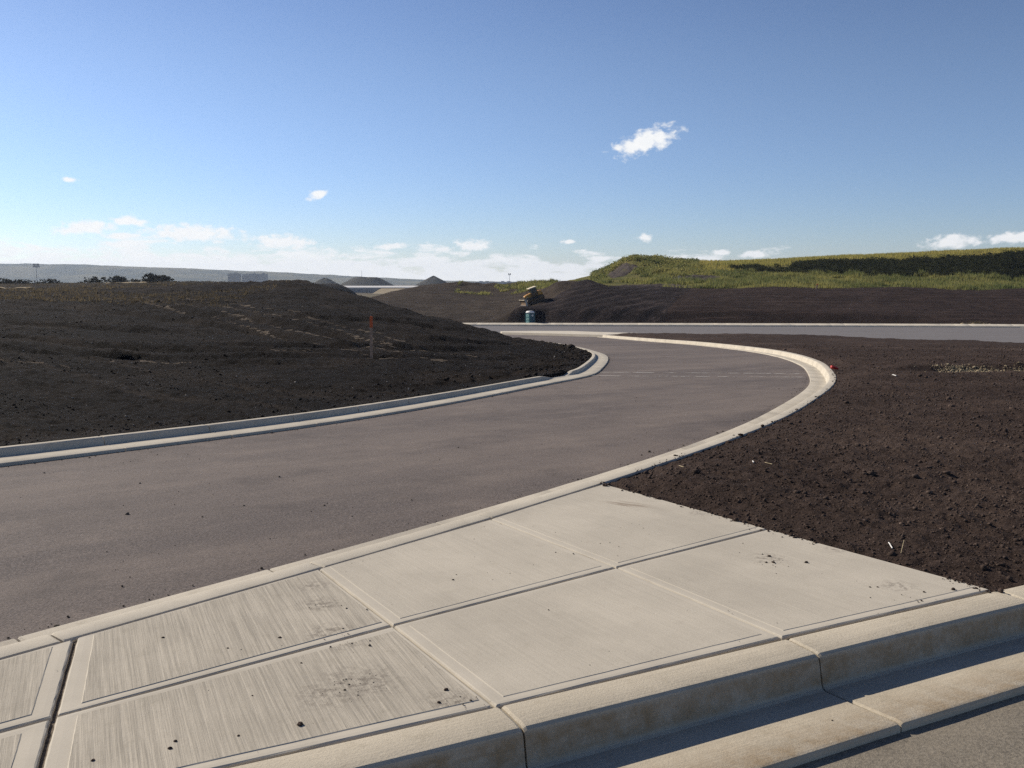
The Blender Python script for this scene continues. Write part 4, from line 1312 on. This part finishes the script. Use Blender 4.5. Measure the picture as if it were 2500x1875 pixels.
stake((stx, sty, float(mound_z(np.array([stx]), np.array([float(sty)]))[0]) + 0.02), 1.22, (0.05, R(1.8), R(-14)), 'tall wooden survey stake with orange tip on the mound', 0.075)
x0, y0 = 42.0, 128.2
stake((x0, y0, float(berm_z(np.array([x0]), np.array([y0]))[0])), 0.75, (0.0, R(14), 0), 'small orange marker stake on top of the brown bank', 0.20)

# ------------------------------------------------------------------ portable toilet
M_teal = plain('teal_plastic', (0.028, 0.125, 0.135), 0.5, var=0.12)
M_navy = plain('dark_teal_plastic', (0.018, 0.075, 0.105), 0.5, var=0.12)
M_white = plain('translucent_white_roof', (0.72, 0.70, 0.66), 0.5, var=0.08)
M_mint = plain('mint_panel', (0.30, 0.52, 0.46), 0.55, var=0.1)
M_black = plain('black_rubber', (0.02, 0.02, 0.022), 0.7, var=0.2)
px_, py_ = 2.16, 110.6
pt = empty('portable_toilet', (px_, py_, -3.60), (0, 0, R(42)))
pt.scale = (0.86, 0.86, 0.86)
tag(pt, 'teal portable toilet with white domed roof beside the far kerb', 'toilet')
w2 = 0.46
bm = bmesh.new(); add_box(bm, (0, 0, 0.06), (1.0, 1.0, 0.12), bev=0.02); bm_obj('skid_base', bm, M_black, pt)
bm = bmesh.new(); add_box(bm, (0, 0, 1.0), (2 * w2, 2 * w2, 1.78), bev=0.03); bm_obj('cabin', bm, M_navy, pt)
for sx_ in (-1, 1):
    for sy_ in (-1, 1):
        bm = bmesh.new(); add_box(bm, (sx_ * w2, sy_ * w2, 1.0), (0.07, 0.07, 1.8), bev=0.015); bm_obj('corner_post', bm, M_teal, pt)
bm = bmesh.new(); add_box(bm, (0, -w2 - 0.012, 0.98), (0.66, 0.03, 1.62), bev=0.008); door = bm_obj('door', bm, M_navy, pt)
bm = bmesh.new(); add_box(bm, (0.24, -w2 - 0.045, 1.0), (0.05, 0.03, 0.14), bev=0.006); bm_obj('handle', bm, M_white, door)
bm = bmesh.new(); add_tube(bm, (0, -w2 - 0.025, 1.52), (0, -w2 - 0.040, 1.52), 0.15, seg=24); em = bm_obj('emblem', bm, M_white, door)
bm = bmesh.new(); add_tube(bm, (0.02, -w2 - 0.038, 1.55), (0.02, -w2 - 0.046, 1.55), 0.045, seg=16); add_box(bm, (0.0, -w2 - 0.043, 1.46), (0.05, 0.008, 0.10)); bm_obj('emblem_mark', bm, M_navy, door)
bm = bmesh.new(); add_box(bm, (-w2 - 0.012, 0, 0.98), (0.03, 0.66, 1.60), bev=0.008); sp_ = bm_obj('side_panel', bm, M_teal, pt)
for zz_, hh_ in ((1.52, 0.34), (1.02, 0.34), (0.55, 0.28)):
    bm = bmesh.new(); add_box(bm, (-w2 - 0.032, 0.0, zz_), (0.014, 0.46, hh_), bev=0.004); bm_obj('pale_plate', bm, M_mint, sp_)
for (yy_, zz_, a_, b_) in ((0.05, 1.58, 0.24, 0.06), (0.0, 1.46, 0.06, 0.16), (0.06, 1.05, 0.26, 0.07), (-0.06, 0.96, 0.07, 0.14), (0.02, 0.56, 0.22, 0.06)):
    bm = bmesh.new(); add_box(bm, (-w2 - 0.043, yy_, zz_), (0.010, a_, b_)); bm_obj('plate_mark', bm, M_navy, sp_)
bm = bmesh.new()
bmesh.ops.create_uvsphere(bm, u_segments=20, v_segments=12, radius=1.0)
for v in bm.verts:
    sgn = lambda q: math.copysign(abs(q)**0.55, q)
    v.co = Vector((sgn(v.co.x) * 0.52, sgn(v.co.y) * 0.52, max(v.co.z, -0.15) * 0.27 + 1.90))
roof_ = bm_obj('roof', bm, M_white, pt, True)
bm = bmesh.new(); add_tube(bm, (0.3, 0.3, 2.0), (0.3, 0.3, 2.28), 0.05, seg=10); bm_obj('vent_pipe', bm, M_navy, roof_)

# ------------------------------------------------------------------ bulldozer working down the bank
M_yel = plain('machine_yellow', (0.46, 0.22, 0.028), 0.55, var=0.25, scale=3)
M_dirty = plain('dirty_yellow', (0.13, 0.075, 0.032), 0.8, var=0.3, scale=4)
M_steel = plain('worn_steel', (0.35, 0.33, 0.30), 0.4, 0.6, var=0.25, scale=5)
M_cream = plain('cream_roof', (0.72, 0.62, 0.42), 0.5, var=0.08)
M_track = plain('track_steel', (0.045, 0.038, 0.034), 0.7, 0.3, var=0.4, scale=9)
M_glass = plain('cab_glass', (0.030, 0.055, 0.055), 0.12, var=0.1)
pA, pB = np.array([1.55, 119.2]), np.array([3.6, 123.2])
dcx, dcy = 2.95, 121.6
zc = float(berm_f(np.array([dcx]), np.array([dcy]))[0])
fwd = Vector((-0.96, -0.28, 0)).normalized()
zf_ = float(berm_f(np.array([dcx + fwd.x * 1.2]), np.array([dcy + fwd.y * 1.2]))[0])
zb_ = float(berm_f(np.array([dcx - fwd.x * 1.2]), np.array([dcy - fwd.y * 1.2]))[0])
pitch = 0.33
fw3 = Vector((fwd.x * math.cos(pitch), fwd.y * math.cos(pitch), -math.sin(pitch)))
sideV = Vector((0, 0, 1)).cross(fw3).normalized()
up3 = fw3.cross(sideV).normalized()
mat_d = Matrix((fw3, sideV, up3)).transposed()
dz_ = empty('bulldozer', (dcx, dcy, DOZ_Z), mat_d.to_euler())
dz_.scale = (0.9, 0.9, 0.9)
tag(dz_, 'yellow bulldozer pushing soil down the bank', 'bulldozer')
for s_ in (-1, 1):
    yc = s_ * 0.72
    bm = bmesh.new()
    prof_ = []
    for (cx_, cz_, rr_, a0_, a1_) in ((1.0, 0.34, 0.33, 90, -90), (-1.05, 0.38, 0.37, 270, 90)):
        for k in range(9):
            t_ = R(a0_ + (a1_ - a0_) * k / 8)
            prof_.append((cx_ + rr_ * math.cos(t_), cz_ + rr_ * math.sin(t_)))
    add_prism(bm, prof_, yc - 0.24, yc + 0.24)
    tr_ = bm_obj('track', bm, M_track, dz_)
    for k in range(15):
        bm = bmesh.new(); add_box(bm, (-1.1 + k * 0.155, yc, 0.715 + 0.035 * (1 - k / 14)), (0.05, 0.48, 0.05)); bm_obj('grouser', bm, M_track, tr_)
    for k in range(5):
        bm = bmesh.new(); add_tube(bm, (-0.75 + k * 0.4, yc - 0.26, 0.20), (-0.75 + k * 0.4, yc + 0.26, 0.20), 0.12, seg=14); bm_obj('roller', bm, M_dirty, tr_)
    bm = bmesh.new(); add_tube(bm, (-1.05, yc - 0.27, 0.38), (-1.05, yc + 0.27, 0.38), 0.25, seg=16); bm_obj('sprocket', bm, M_dirty, tr_)
    bm = bmesh.new(); add_box(bm, (0.0, yc + s_ * 0.25, 0.38), (1.7, 0.06, 0.20), bev=0.02); bm_obj('track_frame', bm, M_dirty, tr_)
    bm = bmesh.new(); add_box(bm, (0.95, s_ * 1.02, 0.42), (1.35, 0.09, 0.16), Euler((0, R(6), 0)), bev=0.02); bm_obj('push_arm', bm, M_dirty, dz_)
    bm = bmesh.new(); add_tube(bm, (0.85, s_ * 0.45, 1.0), (1.62, s_ * 0.40, 0.55), 0.05, seg=10); bm_obj('lift_cylinder', bm, M_steel, dz_)
bm = bmesh.new(); add_box(bm, (0, 0, 0.62), (2.1, 0.94, 0.5), bev=0.04); bm_obj('chassis', bm, M_dirty, dz_)
bm = bmesh.new(); add_prism(bm, [(0.22, 0.85), (1.28, 0.80), (1.30, 1.16), (1.22, 1.24), (0.22, 1.40)], -0.40, 0.40); hood = bm_obj('hood', bm, M_yel, dz_)
bm = bmesh.new(); add_box(bm, (1.31, 0, 0.99), (0.04, 0.66, 0.32), bev=0.01); bm_obj('grille', bm, M_track, hood)
bm = bmesh.new(); add_box(bm, (0.72, 0, 1.335), (0.95, 0.70, 0.03), Euler((0, R(8), 0))); bm_obj('hood_top', bm, M_yel, hood)
bm = bmesh.new(); add_tube(bm, (0.62, -0.22, 1.3), (0.62, -0.22, 1.82), 0.045, seg=10); bm_obj('exhaust', bm, M_track, dz_)
bm = bmesh.new(); add_box(bm, (-1.05, 0, 1.05), (0.62, 1.15, 0.62), bev=0.06); bm_obj('fuel_tank', bm, M_yel, dz_)
bm = bmesh.new(); add_box(bm, (-1.40, 0, 0.72), (0.22, 0.8, 0.5), bev=0.03); bm_obj('rear_drawbar', bm, M_yel, dz_)
cabe = empty('cab'); cabe.parent = dz_
bm = bmesh.new(); add_prism(bm, [(-0.74, 0.88), (0.26, 0.88), (0.26, 1.34), (-0.74, 1.34)], -0.56, 0.56); bm_obj('cab_base', bm, M_dirty, cabe)
bm = bmesh.new(); add_prism(bm, [(-0.68, 1.34), (0.22, 1.34), (0.12, 2.02), (-0.60, 2.02)], -0.50, 0.50); bm_obj('window', bm, M_glass, cabe)
for (xa, xb) in ((0.24, 0.14), (-0.70, -0.62), (-0.20, -0.20)):
    for s_ in (-1, 1):
        bm = bmesh.new(); add_tube(bm, (xa, s_ * 0.53, 1.32), (xb, s_ * 0.53, 2.04), 0.045, seg=8); bm_obj('pillar', bm, M_dirty, cabe)
bm = bmesh.new(); add_box(bm, (-0.22, 0, 2.08), (1.22, 1.28, 0.12), bev=0.035); bm_obj('cab_roof', bm, M_cream, cabe)
bm = bmesh.new(); add_tube(bm, (0.26, 0.4, 1.98), (0.33, 0.4, 1.98), 0.06, seg=10); bm_obj('work_light', bm, M_white, cabe)
bm = bmesh.new()
bl = []
for k in range(8):
    t_ = R(-38 + 76 * k / 7)
    bl.append((1.98 - 0.75 * math.cos(t_) + 0.40, 0.42 + 0.62 * math.sin(t_)))
add_prism(bm, bl + [(q[0] - 0.06, q[1]) for q in bl[::-1]], -1.30, 1.30)
bld = bm_obj('blade', bm, M_dirty, dz_)
bm = bmesh.new(); add_box(bm, (bl[0][0] + 0.02, 0, bl[0][1] - 0.03), (0.07, 2.62, 0.10)); bm_obj('cutting_edge', bm, M_steel, bld)
bm = bmesh.new(); add_box(bm, (bl[-1][0] - 0.01, 0, bl[-1][1] + 0.04), (0.07, 2.62, 0.05)); bm_obj('blade_top', bm, M_cream, bld)
for s_ in (-1, 1):
    bm = bmesh.new(); add_box(bm, (1.60, s_ * 1.31, 0.42), (0.24, 0.04, 1.0), bev=0.01); bm_obj('end_bit', bm, M_steel, bld)

# ------------------------------------------------------------------ right-hand median nose on the cross road
mv = [(50.8, 92.4), (52.2, 91.2), (66.0, 87.5), (66.4, 89.4), (52.4, 93.2)]
V = [(x, y, float(G(y)) + 0.10) for x, y in mv] + [(x, y, float(G(y)) - 0.3) for x, y in mv]
md = mesh_obj('median', V, [tuple(range(5))] + [(i, i + 5, (i + 1) % 5 + 5, (i + 1) % 5) for i in range(5)], M_walk)
tag(md, 'blunt pale concrete median nose on the cross road', 'median', kind='structure')

# dried weeds by the far kerb
def weed_clump(loc, label, h=0.5, n_=60, mat=None):
    e = empty('weed_clump', loc)
    tag(e, label, 'weeds')
    x = rng.normal(0, 0.5, n_); y = rng.normal(0, 0.3, n_)
    v, f = blades(x, y, np.zeros(n_), np.full(n_, h), np.full(n_, 0.07), 3, 0.9)
    o = tri_mesh('stalks', v, f, mat or M_drygrass)
    o.parent = e
    x = rng.normal(0, 0.9, 40); y = rng.normal(0, 0.4, 40)
    o = lumps('dirt_heap', x, y, 0 * x - 0.02, 0.14 * np.exp(rng.normal(0, 0.4, 40)), M_tan, None, None)
    o.parent = e
weed_clump((52.0, 103.6, float(G(103.6)) + 0.05), 'dried weeds on a small dirt heap at the far kerb')

# white post by the cut in the hill
bm = bmesh.new(); add_box(bm, (0, 0, 0.35), (0.14, 0.10, 0.9)); add_box(bm, (0, -0.06, 0.62), (0.26, 0.03, 0.26))
wp = bm_obj('marker_post', bm, M_white)
wp.location = (26.2, 146.0, float(hill_z(np.array([26.2]), np.array([146.0]))[0]))
tag(wp, 'small white marker post below the cut in the hill', 'post')

# ------------------------------------------------------------------ far things
def ridge_profile(name, pts, depth, mat, label, cat, base=-8.0, rough=0.0, kind=None, rows=14, thick=600.0):
    """long hill: crest points (x, z) at a given distance"""
    p = np.array(pts, float)
    xs = np.linspace(p[0, 0], p[-1, 0], 260)
    zc_ = np.interp(xs, p[:, 0], p[:, 1]) 
    t = np.linspace(-1, 1, rows)
    X2, T2 = np.meshgrid(xs, t)
    Z2 = base + (zc_[None] - base) * (np.cos(T2 * math.pi / 2)**1.3)
    Y2 = depth + T2 * thick + 0 * X2
    Z2 += rough * fbm(X2, Y2, 1 / 90.0, 4) * np.cos(T2 * math.pi / 2)
    o = sheet(name, X2, Y2, Z2, mat)
    tag(o, label, cat, kind=kind)
    return o
# crest heights follow a long wooded escarpment falling to the right
ridge_profile('hills', [(-3400, 84), (-2300, 78), (-1995, 75), (-1700, 72), (-1400, 62), (-1100, 50), (-800, 36), (-550, 22), (-250, 9), (200, 2), (900, -2)], 3600, M_hills,
              'long low wooded ridge fading into blue haze', 'hills', rough=4.0, kind='structure')

def stockpile(cx, cy, rx, ry, h, flat, label):
    a = np.linspace(0, 2 * math.pi, 40)
    rr_ = np.linspace(0, 1, 14)
    A_, R_ = np.meshgrid(a, rr_)
    x = cx + rx * R_ * np.cos(A_); y = cy + ry * R_ * np.sin(A_)
    prof_ = np.clip((1 - R_) / (1 - flat), 0, 1)
    prof_ = prof_**0.9
    z = -4.9 + h * prof_ * (1 + 0.06 * np.cos(A_ * 2 + 0.5)) + 0.5 * fbm(x, y, 0.08, 3) * np.sin(R_ * math.pi)
    o = sheet('stockpile', x, y, z, M_pile)
    tag(o, label, 'stockpile', 'soil stockpiles on the plain')
M_pile = plain('grey_stockpile', (0.075, 0.072, 0.062), 1.0, var=0.3, scale=0.1, spec=0.05)
stockpile(-141, 900, 33, 26, 11.2, 0.35, 'broad flat-topped dark stockpile on the far plain')
stockpile(-76, 900, 24, 20, 12.6, 0.02, 'pointed dark stockpile between the flat pile and warehouse')
stockpile(-181, 900, 22, 18, 10.4, 0.10, 'dark stockpile half hidden behind the mound crest')

# road overpass beyond the mound
M_ovw = plain('overpass_concrete', (0.55, 0.53, 0.50), 0.9, var=0.1, scale=0.3)
M_ovd = plain('abutment_concrete', (0.22, 0.22, 0.22), 0.9, var=0.15, scale=0.3)
ov = empty('overpass', (0, 0, 0))
tag(ov, 'low white concrete overpass beyond the dark mound', 'overpass')
bm = bmesh.new(); add_box(bm, (-100, 645, -1.35), (92, 60, 0.5), Euler((R(0.85), 0, 0))); bm_obj('deck', bm, M_ovw, ov)
bm = bmesh.new(); add_box(bm, (-98, 612, -4.6), (22, 2.0, 5.0)); bm_obj('abutment', bm, M_ovd, ov)
for (x0, x1) in ((-146, -109.2), (-86.8, -54)):
    bm = bmesh.new()
    vv = [bm.verts.new(c_) for c_ in ((x0, 560, -6.5), (x1, 560, -6.5), (x1, 616, -2.05), (x0, 616, -2.05), (x0, 616, -6.5), (x1, 616, -6.5))]
    for q_ in ((0, 1, 2, 3), (0, 3, 4), (1, 5, 2), (3, 2, 5, 4), (0, 4, 5, 1)):
        bm.faces.new([vv[i] for i in q_])
    bm_obj('embankment', bm, M_tan, ov)

# warehouse with rooftop units
M_wh = plain('white_cladding', (0.62, 0.62, 0.60), 0.6, var=0.06, scale=0.1)
M_whd = plain('grey_cladding', (0.25, 0.26, 0.27), 0.6, var=0.1, scale=0.1)
wh = empty('warehouse', (-20, 1200, -5.0))
tag(wh, 'long low white warehouse with rooftop units on the plain', 'warehouse')
bm = bmesh.new(); add_box(bm, (16, 0, 3.4), (84, 40, 6.8)); bm_obj('wall', bm, M_wh, wh)
bm = bmesh.new(); add_box(bm, (16, 0, 7.1), (85, 41, 0.6)); rf = bm_obj('roof', bm, M_ovw, wh)
bm = bmesh.new(); add_box(bm, (-40, 4, 3.0), (28, 30, 6.0)); bm_obj('annex', bm, M_whd, wh)
bm = bmesh.new(); add_box(bm, (16, -20.2, 5.2), (84, 0.3, 0.9)); bm_obj('dark_band', bm, M_whd, wh)
for ux in (-20, -12, 8, 16, 30, 44):
    bm = bmesh.new(); add_box(bm, (ux, -4, 8.0), (4.2, 3.0, 1.3)); bm_obj('rooftop_unit', bm, M_whd, rf)

def mast(x, y, h, head, label):
    e = empty('light_mast', (x, y, -5.0 if y > 300 else float(mound_z(np.array([x]), np.array([y]))[0])))
    tag(e, label, 'mast')
    bm = bmesh.new(); add_tube(bm, (0, 0, 0), (0, 0, h), 0.28 * h / 18, 0.16 * h / 18, 8); bm_obj('pole', bm, M_whd, e)
    if head:
        bm = bmesh.new(); add_box(bm, (0, 0, h), (head, head * 0.4, head * 0.25)); add_box(bm, (-head * 0.3, 0, h + head * 0.35), (head * 0.35, head * 0.35, head * 0.35)); add_box(bm, (head * 0.3, 0, h + head * 0.35), (head * 0.35, head * 0.35, head * 0.35))
        bm_obj('lamp_head', bm, M_whd, e)
mast(-2.4, 900, 14.2, 2.6, 'tall floodlight mast beside the white warehouse')
mast(-460, 900, 22.0, 5.5, 'tall mast with broad head above the left bushes')
mast(-624, 2000, 31, 0, 'thin bare mast beside the far tower blocks')
mast(-420, 2600, 40, 0, 'slender far mast on the hazy ridge foot')

# far tower blocks
M_bl = plain('block_grey', (0.06, 0.075, 0.085), 0.7, var=0.08, scale=0.05)
M_bl2 = plain('block_pale', (0.17, 0.175, 0.175), 0.7, var=0.08, scale=0.05)
M_win = plain('block_window', (0.08, 0.10, 0.12), 0.3, var=0.1, scale=0.05)
def tower(x, w, h, mat, label, cols):
    e = empty('apartment_block', (x, 2000, -5))
    tag(e, label, 'building', 'far blocks on the plain')
    bm = bmesh.new(); add_box(bm, (0, 0, h / 2), (w, 14, h)); bm_obj('wall', bm, mat, e)
    bm = bmesh.new(); add_box(bm, (0, 0, h + 0.6), (w + 0.8, 14.8, 1.2)); rf_ = bm_obj('roof', bm, M_bl2, e)
    bm = bmesh.new(); add_box(bm, (w * 0.15, 0, h + 2.0), (w * 0.25, 5, 2.2)); bm_obj('plant_room', bm, mat, rf_)
    for i in range(cols):
        for j in range(5):
            bm = bmesh.new(); add_box(bm, (-w / 2 + (i + 0.5) * w / cols, -7.1, 6 + j * (h - 9) / 4.5), (w / cols * 0.55, 0.3, 2.6)); bm_obj('window', bm, M_win, e)
tower(-597, 25, 25, M_bl, 'dark grey slab block, leftmost of the far towers', 5)
tower(-572, 14, 23, M_bl2, 'narrow pale block between the far tower blocks', 3)
tower(-556, 14, 24.5, M_bl2, 'pale ribbed block right of the narrow one', 3)
tower(-537, 20, 24.5, M_bl2, 'widest pale block, rightmost of the far towers', 4)

# bushes on the plateau
M_twig = plain('bush_stem', (0.05, 0.04, 0.03), 0.9)
def bush(x, y, w, h, label):
    e = empty('bush', (x, y, float(mound_z(np.array([x]), np.array([y]))[0]) - 0.1))
    tag(e, label, 'bush', 'bushes on the flat ground')
    n_ = 90
    cx = rng.normal(0, w * 0.27, n_); cy = rng.normal(0, w * 0.25, n_)
    top = h * np.sqrt(np.clip(1 - (np.abs(cx) / (w * 0.62))**2, 0.05, 1))
    cz = rng.uniform(0.12, 0.92, n_) * top
    v, f = leaves(cx, cy, cz, np.full(n_, h * 0.14), 34, np.full(n_, h * 0.17))
    o = tri_mesh('crown', v, f, M_bush, kind=None); o.parent = e
    bm = bmesh.new()
    for k in range(5):
        a_ = k * 1.26
        add_tube(bm, (0.1 * math.cos(a_), 0.1 * math.sin(a_), 0), (w * 0.25 * math.cos(a_), w * 0.2 * math.sin(a_), h * 0.6), 0.05, 0.02, 6)
    o = bm_obj('stems', bm, M_twig, e)
BUSH = [(-0.448, 230, 5.0, 2.2, 'large dark bush left of the twin rounded bushes'), (-0.425, 235, 4.2, 2.5, 'left of the twin dark bushes on the flat ground'), (-0.388, 232, 4.6, 3.0, 'tallest dark rounded bush on the flat ground'),
        (-0.374, 236, 3.8, 2.6, 'dark bush leaning on the tallest rounded bush'), (-0.55, 205, 5.5, 1.8, 'low dark bush at the left edge of the flat'), (-0.525, 210, 5.0, 1.6, 'low dark bush second from the left edge'),
        (-0.497, 214, 4.4, 1.6, 'dark bush under the tall broad-headed mast'), (-0.405, 238, 4.0, 1.5, 'low dark bush between the twin rounded bushes'),
        (-0.538, 190, 4.4, 1.3, 'knee high dark bush in front of the left edge bushes'), (-0.345, 245, 4.0, 0.9, 'very low dark bush right of the tallest bush')]
for (u, y, w, h, lab) in BUSH:
    bush(u * y, y, w, h * 0.8, lab)

# sandy tracks on the flat ground
for i, (u0, u1, y0, wd_) in enumerate([(-0.60, -0.475, 74, 4.0), (-0.44, -0.375, 150, 9.0), (-0.345, -0.29, 140, 6.0), (-0.33, -0.27, 100, 2.2)]):
    n_ = 40
    us = np.linspace(u0, u1, n_)
    wv_ = wd_ * np.sin(np.linspace(0, math.pi, n_))**0.6 * (1 + 0.3 * fbm(us * 60, us * 0, 1.0, 2))
    V = []
    for s_ in (0, 0.33, 0.66, 1):
        yy_ = y0 + (us - u0) * 30 + (s_ - 0.5) * wv_
        xx_ = us * yy_
        V.append(np.column_stack([xx_, yy_, mound_z(xx_, yy_) + 0.10]))
    V = np.stack(V)
    o = sheet('path_dirt', V[..., 0], V[..., 1], V[..., 2], M_tan)
    tag(o, ['wide pale dirt track at the left edge of the flat', 'pale dirt patch below the tallest rounded bush', 'small pale dirt patch under the far tower blocks', 'thin pale dirt patch on the mound shoulder'][i], 'dirt track', kind='structure')

# ------------------------------------------------------------------ haze: one even box of air round the whole place
hm = bpy.data.materials.new('haze')
hm.use_nodes = True
hm.node_tree.nodes.clear()
hn = NT(hm.node_tree)
pv = hn.n('ShaderNodeVolumePrincipled')
pv.inputs['Color'].default_value = (0.72, 0.83, 1.0, 1)
pv.inputs['Density'].default_value = 0.00011
pv.inputs['Anisotropy'].default_value = 0.3
ho = hn.n('ShaderNodeOutputMaterial')
hm.node_tree.links.new(pv.outputs[0], ho.inputs['Volume'])
bm = bmesh.new()
add_box(bm, (0, 0, 44), (9700, 9700, 112))
hz_o = bm_obj('haze', bm, hm)
tag(hz_o, 'thin pale haze over the whole plain', 'haze', kind='stuff')
